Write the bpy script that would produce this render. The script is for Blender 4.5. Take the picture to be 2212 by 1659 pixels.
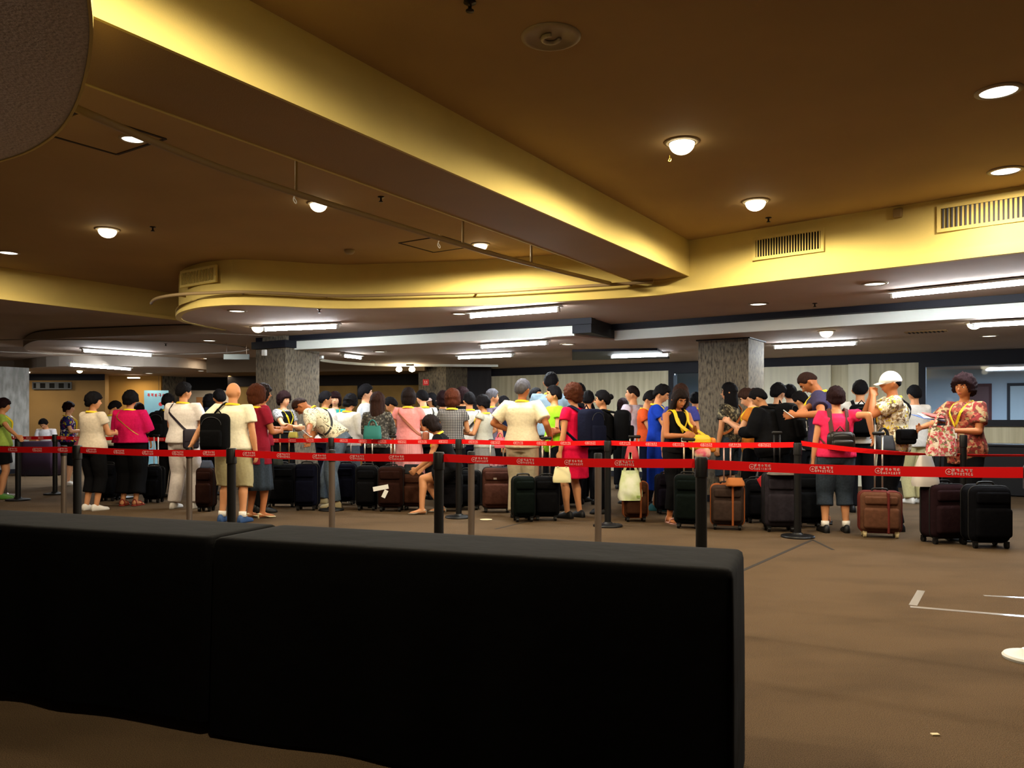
import bpy, math, random
from mathutils import Vector, Matrix, noise
for _o in list(bpy.data.objects):
    bpy.data.objects.remove(_o)
SC = bpy.context.scene
COL = SC.collection
V = Vector
PI = math.pi

# ------------------------------------------------------------------ camera
F, CX, HY, CZ = 1750.0, 1106.0, 907.0, 1.2      # focal length and horizon in pixels of the 2212 x 1659 frame
cam_data = bpy.data.cameras.new('camera')
cam_data.sensor_width = 36.0
cam_data.lens = 36.0 * F / 2212.0
cam_data.shift_y = (HY - 829.5) / 2212.0
cam_data.clip_end = 200
cam = bpy.data.objects.new('camera', cam_data)
cam.location = (0, 0, CZ)
cam.rotation_euler = (PI / 2, 0, 0)
COL.objects.link(cam)
SC.camera = cam

# ------------------------------------------------------------------ world, exposure
SC.view_settings.view_transform = 'Standard'
SC.view_settings.look = 'None'
SC.view_settings.exposure = 0.0
SC.view_settings.gamma = 1.0
SC.view_settings.use_curve_mapping = False
SC.cycles.use_denoising = True
SC.cycles.max_bounces = 6
SC.cycles.diffuse_bounces = 3
SC.cycles.sample_clamp_indirect = 4.0
world = bpy.data.worlds.new('hall_ambient')
SC.world = world
world.use_nodes = True
bg = world.node_tree.nodes['Background']
bg.inputs[0].default_value = (1.0, 0.82, 0.6, 1)
bg.inputs[1].default_value = 0.105

# light levels (watts) used by the lamp builders below
W_HALOGEN, W_DISC, W_LOWDISC, W_TUBE, W_SPOT = 165.0, 50.0, 9.0, 36.0, 6.0
WARM = (1.0, 0.85, 0.58)
SOFTWARM = (1.0, 0.84, 0.62)
COOL = (0.82, 0.92, 1.0)

# ------------------------------------------------------------------ helpers
def sstep(a, b, x):
    t = max(0.0, min(1.0, (x - a) / (b - a)))
    return t * t * (3 - 2 * t)
def gp(px, s):
    """ground point that the picture shows at column px when 1 m measures s pixels there"""
    return V(((px - CX) / s, F / s, 0))
def wp(px, py, s):
    return V(((px - CX) / s, F / s, CZ + (HY - py) / s))
def atz(px, py, z):
    y = F * (z - CZ) / (HY - py)
    return V(((px - CX) * y / F, y, z))

def tag(o, label=None, cat=None, group=None, kind=None):
    if label: o['label'] = label
    if cat: o['category'] = cat
    if group: o['group'] = group
    if kind: o['kind'] = kind
    return o
def empty(name, loc=(0, 0, 0), rz=0.0, label=None, cat=None, group=None):
    o = bpy.data.objects.new(name, None)
    o.empty_display_size = 0.2
    o.location = loc
    o.rotation_euler = (0, 0, rz)
    COL.objects.link(o)
    return tag(o, label, cat, group)
def link_mesh(name, me, mat, parent=None, loc=None, rz=None):
    o = bpy.data.objects.new(name, me)
    if mat is not None and not me.materials:
        me.materials.append(mat)
    COL.objects.link(o)
    if parent is not None: o.parent = parent
    if loc is not None: o.location = loc
    if rz is not None: o.rotation_euler = (0, 0, rz)
    return o

class MB:
    def __init__(s):
        s.v, s.f = [], []
    def add(s, verts, faces):
        n = len(s.v)
        s.v.extend(V(p) for p in verts)
        s.f.extend([tuple(i + n for i in f) for f in faces])
        return s
    def box(s, c, d, rz=0.0, m=None):
        c = V(c); hx, hy, hz = d[0] / 2, d[1] / 2, d[2] / 2
        R = m if m is not None else Matrix.Rotation(rz, 3, 'Z')
        vs = [c + R @ V((x * hx, y * hy, z * hz)) for z in (-1, 1) for x, y in ((-1, -1), (1, -1), (1, 1), (-1, 1))]
        return s.add(vs, [(3, 2, 1, 0), (4, 5, 6, 7), (0, 1, 5, 4), (1, 2, 6, 5), (2, 3, 7, 6), (3, 0, 4, 7)])
    def loft(s, rings, cap=True, closed=False):
        n, k = len(rings[0]), len(rings)
        fs = []
        for i in range(k - 1 if not closed else k):
            a, b = i * n, ((i + 1) % k) * n
            fs += [(a + j, a + (j + 1) % n, b + (j + 1) % n, b + j) for j in range(n)]
        if cap and not closed:
            fs.append(tuple(range(n - 1, -1, -1)))
            fs.append(tuple((k - 1) * n + j for j in range(n)))
        return s.add([p for r in rings for p in r], fs)
    def tube(s, pts, r, n=8, closed=False, flat=None):
        """round tube (or ribbon when flat=(ref vector, width, thickness)) along pts"""
        pts = [V(p) for p in pts]
        rr = r if isinstance(r, (list, tuple)) else [r] * len(pts)
        rings, u = [], None
        for i, p in enumerate(pts):
            if closed:
                d = pts[(i + 1) % len(pts)] - pts[i - 1]
            else:
                d = pts[min(i + 1, len(pts) - 1)] - pts[max(i - 1, 0)]
            d = d.normalized() if d.length > 1e-9 else V((0, 0, 1))
            if flat:
                w = flat[0](p) if callable(flat[0]) else V(flat[0])
                u = d.cross(w)
                if u.length < 1e-6: u = d.orthogonal()
                u.normalize(); w = u.cross(d).normalized()
                rings.append([p + u * flat[1] / 2 * a + w * flat[2] / 2 * b for a, b in ((-1, -1), (1, -1), (1, 1), (-1, 1))])
            else:
                if u is None: u = d.orthogonal().normalized()
                u = (u - d * u.dot(d))
                u = u.normalized() if u.length > 1e-6 else d.orthogonal().normalized()
                w = d.cross(u)
                rings.append([p + (u * math.cos(2 * PI * j / n) + w * math.sin(2 * PI * j / n)) * rr[i] for j in range(n)])
        return s.loft(rings, cap=not closed, closed=closed)
    def lathe(s, prof, n=24, c=(0, 0, 0)):
        c = V(c)
        return s.loft([[c + V((r * math.cos(2 * PI * j / n), r * math.sin(2 * PI * j / n), z)) for j in range(n)] for r, z in prof])
    def rbox(s, c, d, r, n=4, axis='z', m=None):
        """box with rounded edges, lofted along its axis"""
        w, h, L = {'z': (d[0], d[1], d[2]), 'y': (d[0], d[2], d[1]), 'x': (d[1], d[2], d[0])}[axis]
        r = min(r, w / 2.01, h / 2.01, L / 2.01)
        def ring(z, ins):
            out = []
            rr = max(r - ins, 0.0005)
            for qx, qy, a0 in ((1, 1, 0), (-1, 1, 90), (-1, -1, 180), (1, -1, 270)):
                for k in range(n + 1):
                    a = math.radians(a0 + 90 * k / n)
                    out.append((qx * (w / 2 - r) + rr * math.cos(a), qy * (h / 2 - r) + rr * math.sin(a), z))
            return out
        rings = []
        for k in range(n + 1):
            a = PI / 2 * k / n
            rings.append(ring(-L / 2 + r * (1 - math.sin(a)), r * (1 - math.cos(a))))
        rings = [ring(-L / 2 + r * (1 - math.cos(PI / 2 * (1 - k / n))) * 1.0 if False else -L / 2 + r * (1 - math.sin(PI / 2 * k / n)), r * (1 - math.cos(PI / 2 * k / n))) for k in range(n, -1, -1)]
        top = [ring(L / 2 - r * (1 - math.sin(PI / 2 * k / n)), r * (1 - math.cos(PI / 2 * k / n))) for k in range(0, n + 1)]
        rings = rings + top
        c = V(c)
        def tr(p):
            q = V(p) if axis == 'z' else (V((p[0], -p[2], p[1])) if axis == 'y' else V((p[2], p[0], p[1])))
            return c + (m @ q if m is not None else q)
        return s.loft([[tr(p) for p in rg] for rg in rings])
    def slab(s, pts, z0, z1):
        n = len(pts)
        a = sum(pts[i][0] * pts[(i + 1) % n][1] - pts[(i + 1) % n][0] * pts[i][1] for i in range(n))
        if a < 0: pts = pts[::-1]
        return s.loft([[V((p[0], p[1], z0)) for p in pts], [V((p[0], p[1], z1)) for p in pts]])
    def mesh(s, name, smooth=False):
        me = bpy.data.meshes.new(name)
        me.from_pydata([tuple(p) for p in s.v], [], s.f)
        me.validate()
        if smooth:
            me.polygons.foreach_set('use_smooth', [True] * len(me.polygons))
        me.update()
        return me
    def build(s, name, mat, parent=None, smooth=False, loc=None, rz=None, sharp=None):
        me = s.mesh(name, smooth or sharp is not None)
        if sharp is not None:
            me.set_sharp_from_angle(angle=math.radians(sharp))
        return link_mesh(name, me, mat, parent, loc, rz)

# ------------------------------------------------------------------ materials
def lin(c):
    if isinstance(c, str):
        c = tuple(int(c[i:i + 2], 16) for i in (0, 2, 4))
    return tuple((x / 255 / 12.92 if x / 255 <= 0.04045 else ((x / 255 + 0.055) / 1.055) ** 2.4) for x in c) + (1.0,)
_MATS = {}
def mat(name, color, rough=0.7, metal=0.0, noise_amt=0.0, noise_scale=8.0, bump=0.0, bump_scale=60.0, emit=None, spec=0.3, col2=None, stretch=None):
    if name in _MATS: return _MATS[name]
    m = bpy.data.materials.new(name)
    m.use_nodes = True
    nt = m.node_tree; N = nt.nodes; L = nt.links
    b = N['Principled BSDF']
    c = lin(color)
    b.inputs['Base Color'].default_value = c
    b.inputs['Roughness'].default_value = rough
    b.inputs['Metallic'].default_value = metal
    b.inputs['Specular IOR Level'].default_value = spec
    tc = N.new('ShaderNodeTexCoord')
    mp = N.new('ShaderNodeMapping')
    if stretch: mp.inputs['Scale'].default_value = stretch
    L.new(tc.outputs['Object'], mp.inputs['Vector'])
    if noise_amt or col2:
        nz = N.new('ShaderNodeTexNoise'); nz.inputs['Scale'].default_value = noise_scale; nz.inputs['Detail'].default_value = 4
        L.new(mp.outputs[0], nz.inputs['Vector'])
        rp = N.new('ShaderNodeValToRGB')
        rp.color_ramp.elements[0].position = 0.35; rp.color_ramp.elements[1].position = 0.65
        c2 = lin(col2) if col2 else tuple(min(1, x * (1 + noise_amt)) for x in c[:3]) + (1,)
        c1 = c if col2 else tuple(x * (1 - noise_amt) for x in c[:3]) + (1,)
        rp.color_ramp.elements[0].color = c1; rp.color_ramp.elements[1].color = c2
        L.new(nz.outputs['Fac'], rp.inputs[0]); L.new(rp.outputs[0], b.inputs['Base Color'])
    if bump:
        nb = N.new('ShaderNodeTexNoise'); nb.inputs['Scale'].default_value = bump_scale; nb.inputs['Detail'].default_value = 3
        L.new(mp.outputs[0], nb.inputs['Vector'])
        bp = N.new('ShaderNodeBump'); bp.inputs['Strength'].default_value = bump; bp.inputs['Distance'].default_value = 0.02
        L.new(nb.outputs['Fac'], bp.inputs['Height']); L.new(bp.outputs[0], b.inputs['Normal'])
    if emit:
        b.inputs['Emission Color'].default_value = tuple(emit[:3]) + (1,)
        b.inputs['Emission Strength'].default_value = emit[3]
    _MATS[name] = m
    return m
def cloth(color, name=None):
    """plain fabric with soft creases"""
    name = name or 'fabric_' + (color if isinstance(color, str) else '%02x%02x%02x' % color)
    return mat(name, color, rough=0.9, spec=0.06, bump=0.55, bump_scale=9.0, noise_amt=0.06, noise_scale=40)
def pattern(name, kind, colors, scale=25.0):
    """printed fabrics: 'floral' cells, 'paisley' swirls, 'plaid', 'stripe', 'lace' """
    if name in _MATS: return _MATS[name]
    m = bpy.data.materials.new(name); m.use_nodes = True
    nt = m.node_tree; N = nt.nodes; L = nt.links
    b = N['Principled BSDF']; b.inputs['Roughness'].default_value = 0.9; b.inputs['Specular IOR Level'].default_value = 0.15
    tc = N.new('ShaderNodeTexCoord')
    rp = N.new('ShaderNodeValToRGB'); rp.color_ramp.interpolation = 'CONSTANT'
    els = rp.color_ramp.elements
    n = len(colors)
    els[0].color = lin(colors[0]); els[1].color = lin(colors[1]); els[1].position = 1.0 / n
    for i in range(2, n):
        e = els.new(i / n); e.color = lin(colors[i])
    if kind in ('floral', 'lace'):
        nz = N.new('ShaderNodeTexNoise'); nz.inputs['Scale'].default_value = scale * 0.8
        mx = N.new('ShaderNodeMixRGB'); mx.inputs[0].default_value = 0.06
        L.new(tc.outputs['Object'], nz.inputs['Vector']); L.new(tc.outputs['Object'], mx.inputs[1]); L.new(nz.outputs['Color'], mx.inputs[2])
        vo = N.new('ShaderNodeTexVoronoi'); vo.inputs['Scale'].default_value = scale
        L.new(mx.outputs[0], vo.inputs['Vector'])
        sp = N.new('ShaderNodeSeparateColor'); L.new(vo.outputs['Color'], sp.inputs[0])
        L.new(sp.outputs[0] if kind == 'floral' else vo.outputs['Distance'], rp.inputs[0])
    elif kind == 'paisley':
        nz = N.new('ShaderNodeTexNoise'); nz.inputs['Scale'].default_value = scale; nz.inputs['Detail'].default_value = 2; nz.inputs['Distortion'].default_value = 2.5
        L.new(tc.outputs['Object'], nz.inputs['Vector'])
        mr = N.new('ShaderNodeMapRange'); mr.inputs[1].default_value = 0.3; mr.inputs[2].default_value = 0.7
        L.new(nz.outputs['Fac'], mr.inputs[0]); L.new(mr.outputs[0], rp.inputs[0])
    else:
        w = N.new('ShaderNodeTexWave'); w.inputs['Scale'].default_value = scale; w.bands_direction = 'X'
        L.new(tc.outputs['Object'], w.inputs['Vector'])
        if kind == 'plaid':
            w2 = N.new('ShaderNodeTexWave'); w2.inputs['Scale'].default_value = scale; w2.bands_direction = 'Z'
            L.new(tc.outputs['Object'], w2.inputs['Vector'])
            ma = N.new('ShaderNodeMath'); ma.operation = 'MULTIPLY'
            L.new(w.outputs['Fac'], ma.inputs[0]); L.new(w2.outputs['Fac'], ma.inputs[1]); L.new(ma.outputs[0], rp.inputs[0])
        else:
            L.new(w.outputs['Fac'], rp.inputs[0])
    L.new(rp.outputs[0], b.inputs['Base Color'])
    nb = N.new('ShaderNodeTexNoise'); nb.inputs['Scale'].default_value = 9
    L.new(tc.outputs['Object'], nb.inputs['Vector'])
    bp = N.new('ShaderNodeBump'); bp.inputs['Strength'].default_value = 0.5; bp.inputs['Distance'].default_value = 0.02
    L.new(nb.outputs['Fac'], bp.inputs['Height']); L.new(bp.outputs[0], b.inputs['Normal'])
    _MATS[name] = m
    return m
def emission(name, col, strength, lit=False):
    if name in _MATS: return _MATS[name]
    m = bpy.data.materials.new(name); m.use_nodes = True
    nt = m.node_tree; nt.nodes.clear()
    e = nt.nodes.new('ShaderNodeEmission'); e.inputs[0].default_value = tuple(col) + (1,); e.inputs[1].default_value = strength
    o = nt.nodes.new('ShaderNodeOutputMaterial'); nt.links.new(e.outputs[0], o.inputs[0])
    m.cycles.emission_sampling = 'AUTO' if lit else 'NONE'
    _MATS[name] = m
    return m
def glass_mat():
    if 'clear_glass' in _MATS: return _MATS['clear_glass']
    m = bpy.data.materials.new('clear_glass'); m.use_nodes = True
    nt = m.node_tree; nt.nodes.clear()
    tr = nt.nodes.new('ShaderNodeBsdfTransparent'); tr.inputs[0].default_value = (0.86, 0.92, 0.97, 1)
    gl = nt.nodes.new('ShaderNodeBsdfGlossy'); gl.inputs['Roughness'].default_value = 0.03
    fr = nt.nodes.new('ShaderNodeFresnel'); fr.inputs[0].default_value = 1.45
    mx = nt.nodes.new('ShaderNodeMixShader'); o = nt.nodes.new('ShaderNodeOutputMaterial')
    nt.links.new(fr.outputs[0], mx.inputs[0]); nt.links.new(tr.outputs[0], mx.inputs[1]); nt.links.new(gl.outputs[0], mx.inputs[2])
    nt.links.new(mx.outputs[0], o.inputs[0])
    _MATS['clear_glass'] = m
    return m

def carpet_mat():
    m = mat('carpet', '6b5a48', rough=0.97, spec=0.08, bump=0.6, bump_scale=180)
    nt = m.node_tree; N = nt.nodes; L = nt.links; b = N['Principled BSDF']
    tc = [n for n in N if n.type == 'TEX_COORD'][0]
    n1 = N.new('ShaderNodeTexNoise'); n1.inputs['Scale'].default_value = 260; n1.inputs['Detail'].default_value = 2
    n2 = N.new('ShaderNodeTexNoise'); n2.inputs['Scale'].default_value = 1.3; n2.inputs['Detail'].default_value = 5
    mp = N.new('ShaderNodeMapping'); mp.inputs['Rotation'].default_value = (0, 0, 0.3); mp.inputs['Scale'].default_value = (0.8, 1.6, 1)
    L.new(tc.outputs['Object'], n1.inputs['Vector']); L.new(tc.outputs['Object'], mp.inputs[0]); L.new(mp.outputs[0], n2.inputs['Vector'])
    r1 = N.new('ShaderNodeValToRGB'); r1.color_ramp.elements[0].color = lin('443728'); r1.color_ramp.elements[1].color = lin('735e47')
    r1.color_ramp.elements[0].position = 0.3; r1.color_ramp.elements[1].position = 0.7
    r2 = N.new('ShaderNodeValToRGB'); r2.color_ramp.elements[0].color = (0.80, 0.80, 0.80, 1); r2.color_ramp.elements[1].color = (1, 1, 1, 1)
    r2.color_ramp.elements[0].position = 0.36; r2.color_ramp.elements[1].position = 0.56
    L.new(n1.outputs['Fac'], r1.inputs[0]); L.new(n2.outputs['Fac'], r2.inputs[0])
    mx = N.new('ShaderNodeMixRGB'); mx.blend_type = 'MULTIPLY'; mx.inputs[0].default_value = 1
    L.new(r1.outputs[0], mx.inputs[1]); L.new(r2.outputs[0], mx.inputs[2]); L.new(mx.outputs[0], b.inputs['Base Color'])
    return m
def column_mat():
    """grey mottled wall covering with dark vertical flecks"""
    m = mat('column_covering', '6c655a', rough=0.75, bump=0.2, bump_scale=70)
    nt = m.node_tree; N = nt.nodes; L = nt.links; b = N['Principled BSDF']
    tc = [n for n in N if n.type == 'TEX_COORD'][0]
    mp = N.new('ShaderNodeMapping'); mp.inputs['Scale'].default_value = (38, 38, 13)
    n1 = N.new('ShaderNodeTexNoise'); n1.inputs['Scale'].default_value = 1.0; n1.inputs['Detail'].default_value = 5
    L.new(tc.outputs['Object'], mp.inputs[0]); L.new(mp.outputs[0], n1.inputs['Vector'])
    r = N.new('ShaderNodeValToRGB'); e = r.color_ramp.elements
    e[0].position = 0.30; e[0].color = lin('3a342c'); e[1].position = 0.5; e[1].color = lin('6f6658')
    e2 = e.new(0.75); e2.color = lin('877861')
    L.new(n1.outputs['Fac'], r.inputs[0]); L.new(r.outputs[0], b.inputs['Base Color'])
    return m
def wallpaper_mat():
    """pale ribbed wall covering"""
    m = mat('pale_wallpaper', 'b3ab90', rough=0.8)
    nt = m.node_tree; N = nt.nodes; L = nt.links; b = N['Principled BSDF']
    tc = [n for n in N if n.type == 'TEX_COORD'][0]
    mp = N.new('ShaderNodeMapping'); mp.inputs['Scale'].default_value = (14, 14, 0.6)
    n1 = N.new('ShaderNodeTexNoise'); n1.inputs['Scale'].default_value = 1.0; n1.inputs['Detail'].default_value = 3
    L.new(tc.outputs['Object'], mp.inputs[0]); L.new(mp.outputs[0], n1.inputs['Vector'])
    r = N.new('ShaderNodeValToRGB'); e = r.color_ramp.elements
    e[0].position = 0.3; e[0].color = lin('c2b996'); e[1].position = 0.7; e[1].color = lin('e0d8bb')
    L.new(n1.outputs['Fac'], r.inputs[0]); L.new(r.outputs[0], b.inputs['Base Color'])
    return m

PLASTER = mat('cream_plaster', 'd2bd72', rough=0.85, spec=0.2, noise_amt=0.05, noise_scale=2.0, bump=0.08, bump_scale=150)
CEILP = mat('ceiling_paint', 'a1855c', rough=0.85, spec=0.2, noise_amt=0.05, noise_scale=1.2, bump=0.08, bump_scale=150)
LOWCEIL = mat('low_ceiling_paint', 'b5a08f', rough=0.85, spec=0.2, noise_amt=0.05, noise_scale=1.2, bump=0.08, bump_scale=150)
ROUGHCEIL = mat('textured_grey_plaster', 'cfc8cc', rough=0.9, spec=0.2, noise_amt=0.10, noise_scale=60, bump=0.9, bump_scale=55)
NAVY = mat('dark_navy_trim', '14151f', rough=0.6)
PANELW = mat('pale_fascia_panel', 'eef2e8', rough=0.6)
WALLP = wallpaper_mat()
COLM = column_mat()
OCHRE = mat('ochre_wall', '9c7a42', rough=0.85, noise_amt=0.08, noise_scale=3)
DARKW = mat('dark_grey_wall', '3d3b3d', rough=0.85, noise_amt=0.12, noise_scale=14, stretch=(1, 1, 0.15))
BLACKP = mat('black_plastic', '0d0d0e', rough=0.45)
BLACKC = mat('black_tablecloth', '060607', rough=0.95, spec=0.1, bump=0.25, bump_scale=7)
CHROME = mat('brushed_steel', '8d8279', rough=0.35, metal=0.85)
ALU = mat('handle_aluminium', 'b9b4ab', rough=0.35, metal=0.8)
WHITEP = mat('white_plastic', 'e6e6e2', rough=0.5)
REDBELT = mat('red_belt_webbing', 'e0080e', rough=0.7, spec=0.2)
MARKW = mat('pale_print_on_belt', 'f2b4b4', rough=0.8)
YELLOW = mat('yellow_lanyard_ribbon', 'ddc022', rough=0.8)
# ------------------------------------------------------------------ room shell
def struct(name, mb, m, **k):
    return tag(mb.build(name, m, **k), kind='structure')
ZC, ZB, ZS, ZL = 3.15, 2.76, 2.60, 2.38
AX, AY = (0.553, 0.833), (-0.833, 0.553)         # the hall's two axes seen in plan
ROT = math.atan2(AX[0], AX[1])                    # the hall is turned by this much against the view

struct('floor', MB().slab([(-22, -6), (22, -6), (22, 34), (-22, 34)], -0.1, 0.0), carpet_mat())
struct('ceiling', MB().slab([(-22, -6), (22, -6), (22, 34), (-22, 34)], ZC, ZC + 0.1), CEILP)

def faced_slab(name, pts, z0, z1, face_edges):
    """dropped ceiling block: brown underside, plastered vertical faces (thin skins on the open edges)"""
    o = struct(name, MB().slab(pts, z0, z1), CEILP)
    mb = MB()
    for i, j in face_edges:
        a, b = V(pts[i] + (0,)), V(pts[j] + (0,))
        mb.add([a + V((0, 0, z0)), b + V((0, 0, z0)), b + V((0, 0, z1)), a + V((0, 0, z1))], [(0, 1, 2, 3)])
    return o, mb
def skin_strip(pts, z0, z1, t, close=False):
    """a strip t thick standing on the outside (right-hand side walking along pts)"""
    P = [V((p[0], p[1], 0)) for p in pts]
    out = []
    for i, p in enumerate(P):
        d = (P[min(i + 1, len(P) - 1)] - P[max(i - 1, 0)]).normalized()
        out.append(p + V((d.y, -d.x, 0)) * t)
    rings = [[a + V((0, 0, z0)), b + V((0, 0, z0)), b + V((0, 0, z1)), a + V((0, 0, z1))] for a, b in zip(P, out)]
    return MB().loft(rings)
def smooth_path(pts, n=6):
    """Catmull-Rom through plan points"""
    P = [V(p) for p in pts]
    out = []
    for i in range(len(P) - 1):
        p0, p1, p2, p3 = P[max(i - 1, 0)], P[i], P[i + 1], P[min(i + 2, len(P) - 1)]
        for k in range(n):
            t = k / n
            out.append(0.5 * ((2 * p1) + (p2 - p0) * t + (2 * p0 - 5 * p1 + 4 * p2 - p3) * t * t + (3 * p1 - p0 - 3 * p2 + p3) * t ** 3))
    out.append(P[-1])
    return out

# curved soffit that sweeps from the vents in the middle round to the right
CURVE = [(-4.45, 12.6), (-4.62, 11.5), (-4.34, 10.7), (-3.93, 10.17), (-3.57, 9.94), (-3.27, 9.88), (-2.85, 9.98), (-2.33, 10.17),
         (-1.76, 10.17), (-0.425, 9.92), (0.516, 9.6), (1.54, 9.18), (1.94, 8.84), (2.75, 8.1), (3.72, 7.27), (4.28, 6.77), (6.0, 5.4), (9.0, 3.1)]
CS = [tuple(p) for p in smooth_path([(a, b, 0) for a, b in CURVE], 5)]
CS2 = [(p[0], p[1]) for p in CS]
struct('ceiling_soffit', MB().slab(CS2 + [(16, 3.1), (16, 30), (-4.45, 30)], ZS, ZC), LOWCEIL)
struct('trim_1', skin_strip(CS2, ZS - 0.004, ZC, 0.035), PLASTER, smooth=False)
struct('trim_2', skin_strip(CS2, ZS - 0.008, ZS + 0.085, 0.075), PLASTER)
# long beam across the hall
N1, N2 = V((-1.64, 3.13)), V((1.93, 8.85))
d = (N2 - N1).normalized(); perp = V((-d.y, d.x))
N0 = N1 - d * 5.0; N3 = N2 + d * 0.5
W_B = 0.62
struct('ceiling_beam', MB().slab([tuple(N0 + d * 0.0), tuple(N3), tuple(N3 + perp * W_B), tuple(N0 + perp * W_B)], ZB + 0.004, ZC), CEILP)
struct('trim_3', skin_strip([tuple(N0), tuple(N3)], ZB, ZC, 0.02), PLASTER)
struct('trim_4', skin_strip([tuple(N3 + perp * W_B), tuple(N0 + perp * W_B)], ZB, ZC, 0.02), PLASTER)
# the soffit at the left with a straight face
L0, L1 = V((-9.9, 5.0)), V((-4.45, 13.75))
struct('ceiling_soffit', MB().slab([tuple(L0), tuple(L1), (-4.45, 30), (-22, 30), (-22, 5)], ZB, ZC), LOWCEIL)
struct('trim_5', skin_strip([tuple(L0), tuple(L1)], ZB - 0.004, ZC, 0.02), PLASTER)
struct('trim_6', skin_strip([tuple(L0), tuple(L1)], ZB - 0.02, ZB + 0.03, 0.05), PLASTER)
# oval drop under it
OV = smooth_path([(-9.9, 17.5, 0), (-9.7, 16.2, 0), (-8.78, 14.76, 0), (-7.99, 14.0, 0), (-6.82, 13.6, 0), (-5.27, 13.2, 0), (-4.3, 13.35, 0), (-3.2, 14.2, 0)], 5)
OV2 = [(p.x, p.y) for p in OV]
struct('ceiling_soffit', MB().slab(OV2 + [(-3.2, 30), (-9.9, 30)], ZS - 0.003, ZB), LOWCEIL)
GREYPL = mat('grey_beige_plaster', 'a2968a', rough=0.85)
struct('trim_7', skin_strip(OV2, ZS - 0.006, ZB - 0.02, 0.03), GREYPL)
struct('trim_8', skin_strip(OV2, ZB - 0.022, ZB - 0.004, 0.012), NAVY)
ring_pts = [V((-8.0 + 2.9 * math.cos(a), 15.6 + 1.6 * math.sin(a), ZS - 0.012)) for a in [2 * PI * k / 48 for k in range(48)]]
struct('trim_9', MB().tube(ring_pts, 0.012, 6, closed=True), GREYPL, smooth=True)
struct('ceiling_soffit', MB().slab([(-22, 17.3), (-9.9, 17.3), (-9.9, 30), (-22, 30)], ZS, ZB), LOWCEIL)
# far lower ceiling at the left
S4 = smooth_path([(-16, 19.6, 0), (-12.2, 19.3, 0), (-10.3, 17.96, 0), (-8.6, 17.65, 0), (-7.5, 18.2, 0), (-7.1, 19.3, 0), (-7.1, 20.5, 0)], 5)
S42 = [(p.x, p.y) for p in S4]
struct('ceiling_soffit', MB().slab(S42 + [(-7.1, 30), (-16, 30)], ZL, ZS), LOWCEIL)
struct('trim_10', skin_strip(S42, ZL - 0.004, ZS, 0.03), GREYPL)
# lower ceiling over the queue, its front a dark and pale bulkhead in two runs
BL0, BL1, BR0, BR1 = V((-3.62, 13.6)), V((0.89, 11.35)), V((1.54, 12.0)), V((5.75, 9.1))
BR2 = BR1 + (BR1 - BR0).normalized() * 5
EDGE_BACK = smooth_path([(-0.3, 17.3, 0), (-1.5, 17.2, 0), (-2.9, 17.0, 0), (-3.7, 15.8, 0), (-3.5, 14.9, 0)], 4)
lowpoly = [tuple(BL0), tuple(BL1), tuple(BR0), tuple(BR1), tuple(BR2), (14, 14), (14, 19), (-0.3, 19)] + [(p.x, p.y) for p in EDGE_BACK]
struct('ceiling_soffit', MB().slab(lowpoly, ZL, ZS), LOWCEIL)
struct('trim_11', skin_strip([tuple(BL0), tuple(BL1)], ZL - 0.004, ZL + 0.135, 0.05), PANELW)
struct('trim_12', skin_strip([tuple(BR0), tuple(BR1), tuple(BR2)], ZL - 0.004, ZL + 0.135, 0.05), PANELW)
dl, dr = (BL1 - BL0).normalized(), (BR1 - BR0).normalized()
nl, nr = V((dl.y, -dl.x)), V((dr.y, -dr.x))
struct('trim_13', skin_strip([tuple(BL0 - dl * 0.75), tuple(BL1 + dl * 0.3)], ZL + 0.137, ZS + 0.001, 0.16), NAVY)
struct('trim_14', skin_strip([tuple(BR0 - dr * 0.1), tuple(BR2)], ZL + 0.137, ZS + 0.001, 0.16), NAVY)
struct('trim_15', MB().slab([tuple(BL1 + nl * 0.12), tuple(BL1 + dl * 0.28 + nl * 0.12), tuple(BR0 + nr * 0.1), tuple(BR0 - nr * 0.1)], ZL + 0.02, ZS), NAVY)
struct('trim_16', skin_strip([(p.x, p.y) for p in EDGE_BACK], ZL - 0.05, ZL + 0.05, -0.04), PANELW)
# corridor bulkhead behind the lower ceiling
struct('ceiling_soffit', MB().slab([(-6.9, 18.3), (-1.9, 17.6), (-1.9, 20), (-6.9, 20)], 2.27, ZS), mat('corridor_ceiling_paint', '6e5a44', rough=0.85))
struct('trim_25', MB().slab([tuple(atz(*q, 2.34))[:2] for q in ((1236, 760), (1420, 757), (1446, 775), (1236, 778))], 2.34, ZL), NAVY)
# rounded bulkhead close to the camera
RB = smooth_path([(-1.12, 2.0, 0), (-1.38, 2.62, 0), (-1.6, 3.06, 0), (-1.96, 3.62, 0), (-2.32, 4.04, 0), (-2.75, 4.36, 0), (-3.4, 4.62, 0), (-5, 4.8, 0)], 5)
RB2 = [(p.x, p.y) for p in RB]
struct('ceiling_soffit', MB().slab(RB2 + [(-8, 4.8), (-8, -4), (-0.9, -4), (-0.95, 1.0)], ZS, ZC), ROUGHCEIL)
struct('trim_17', skin_strip(RB2[::-1], ZS - 0.006, ZC, -0.012), PLASTER)

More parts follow.
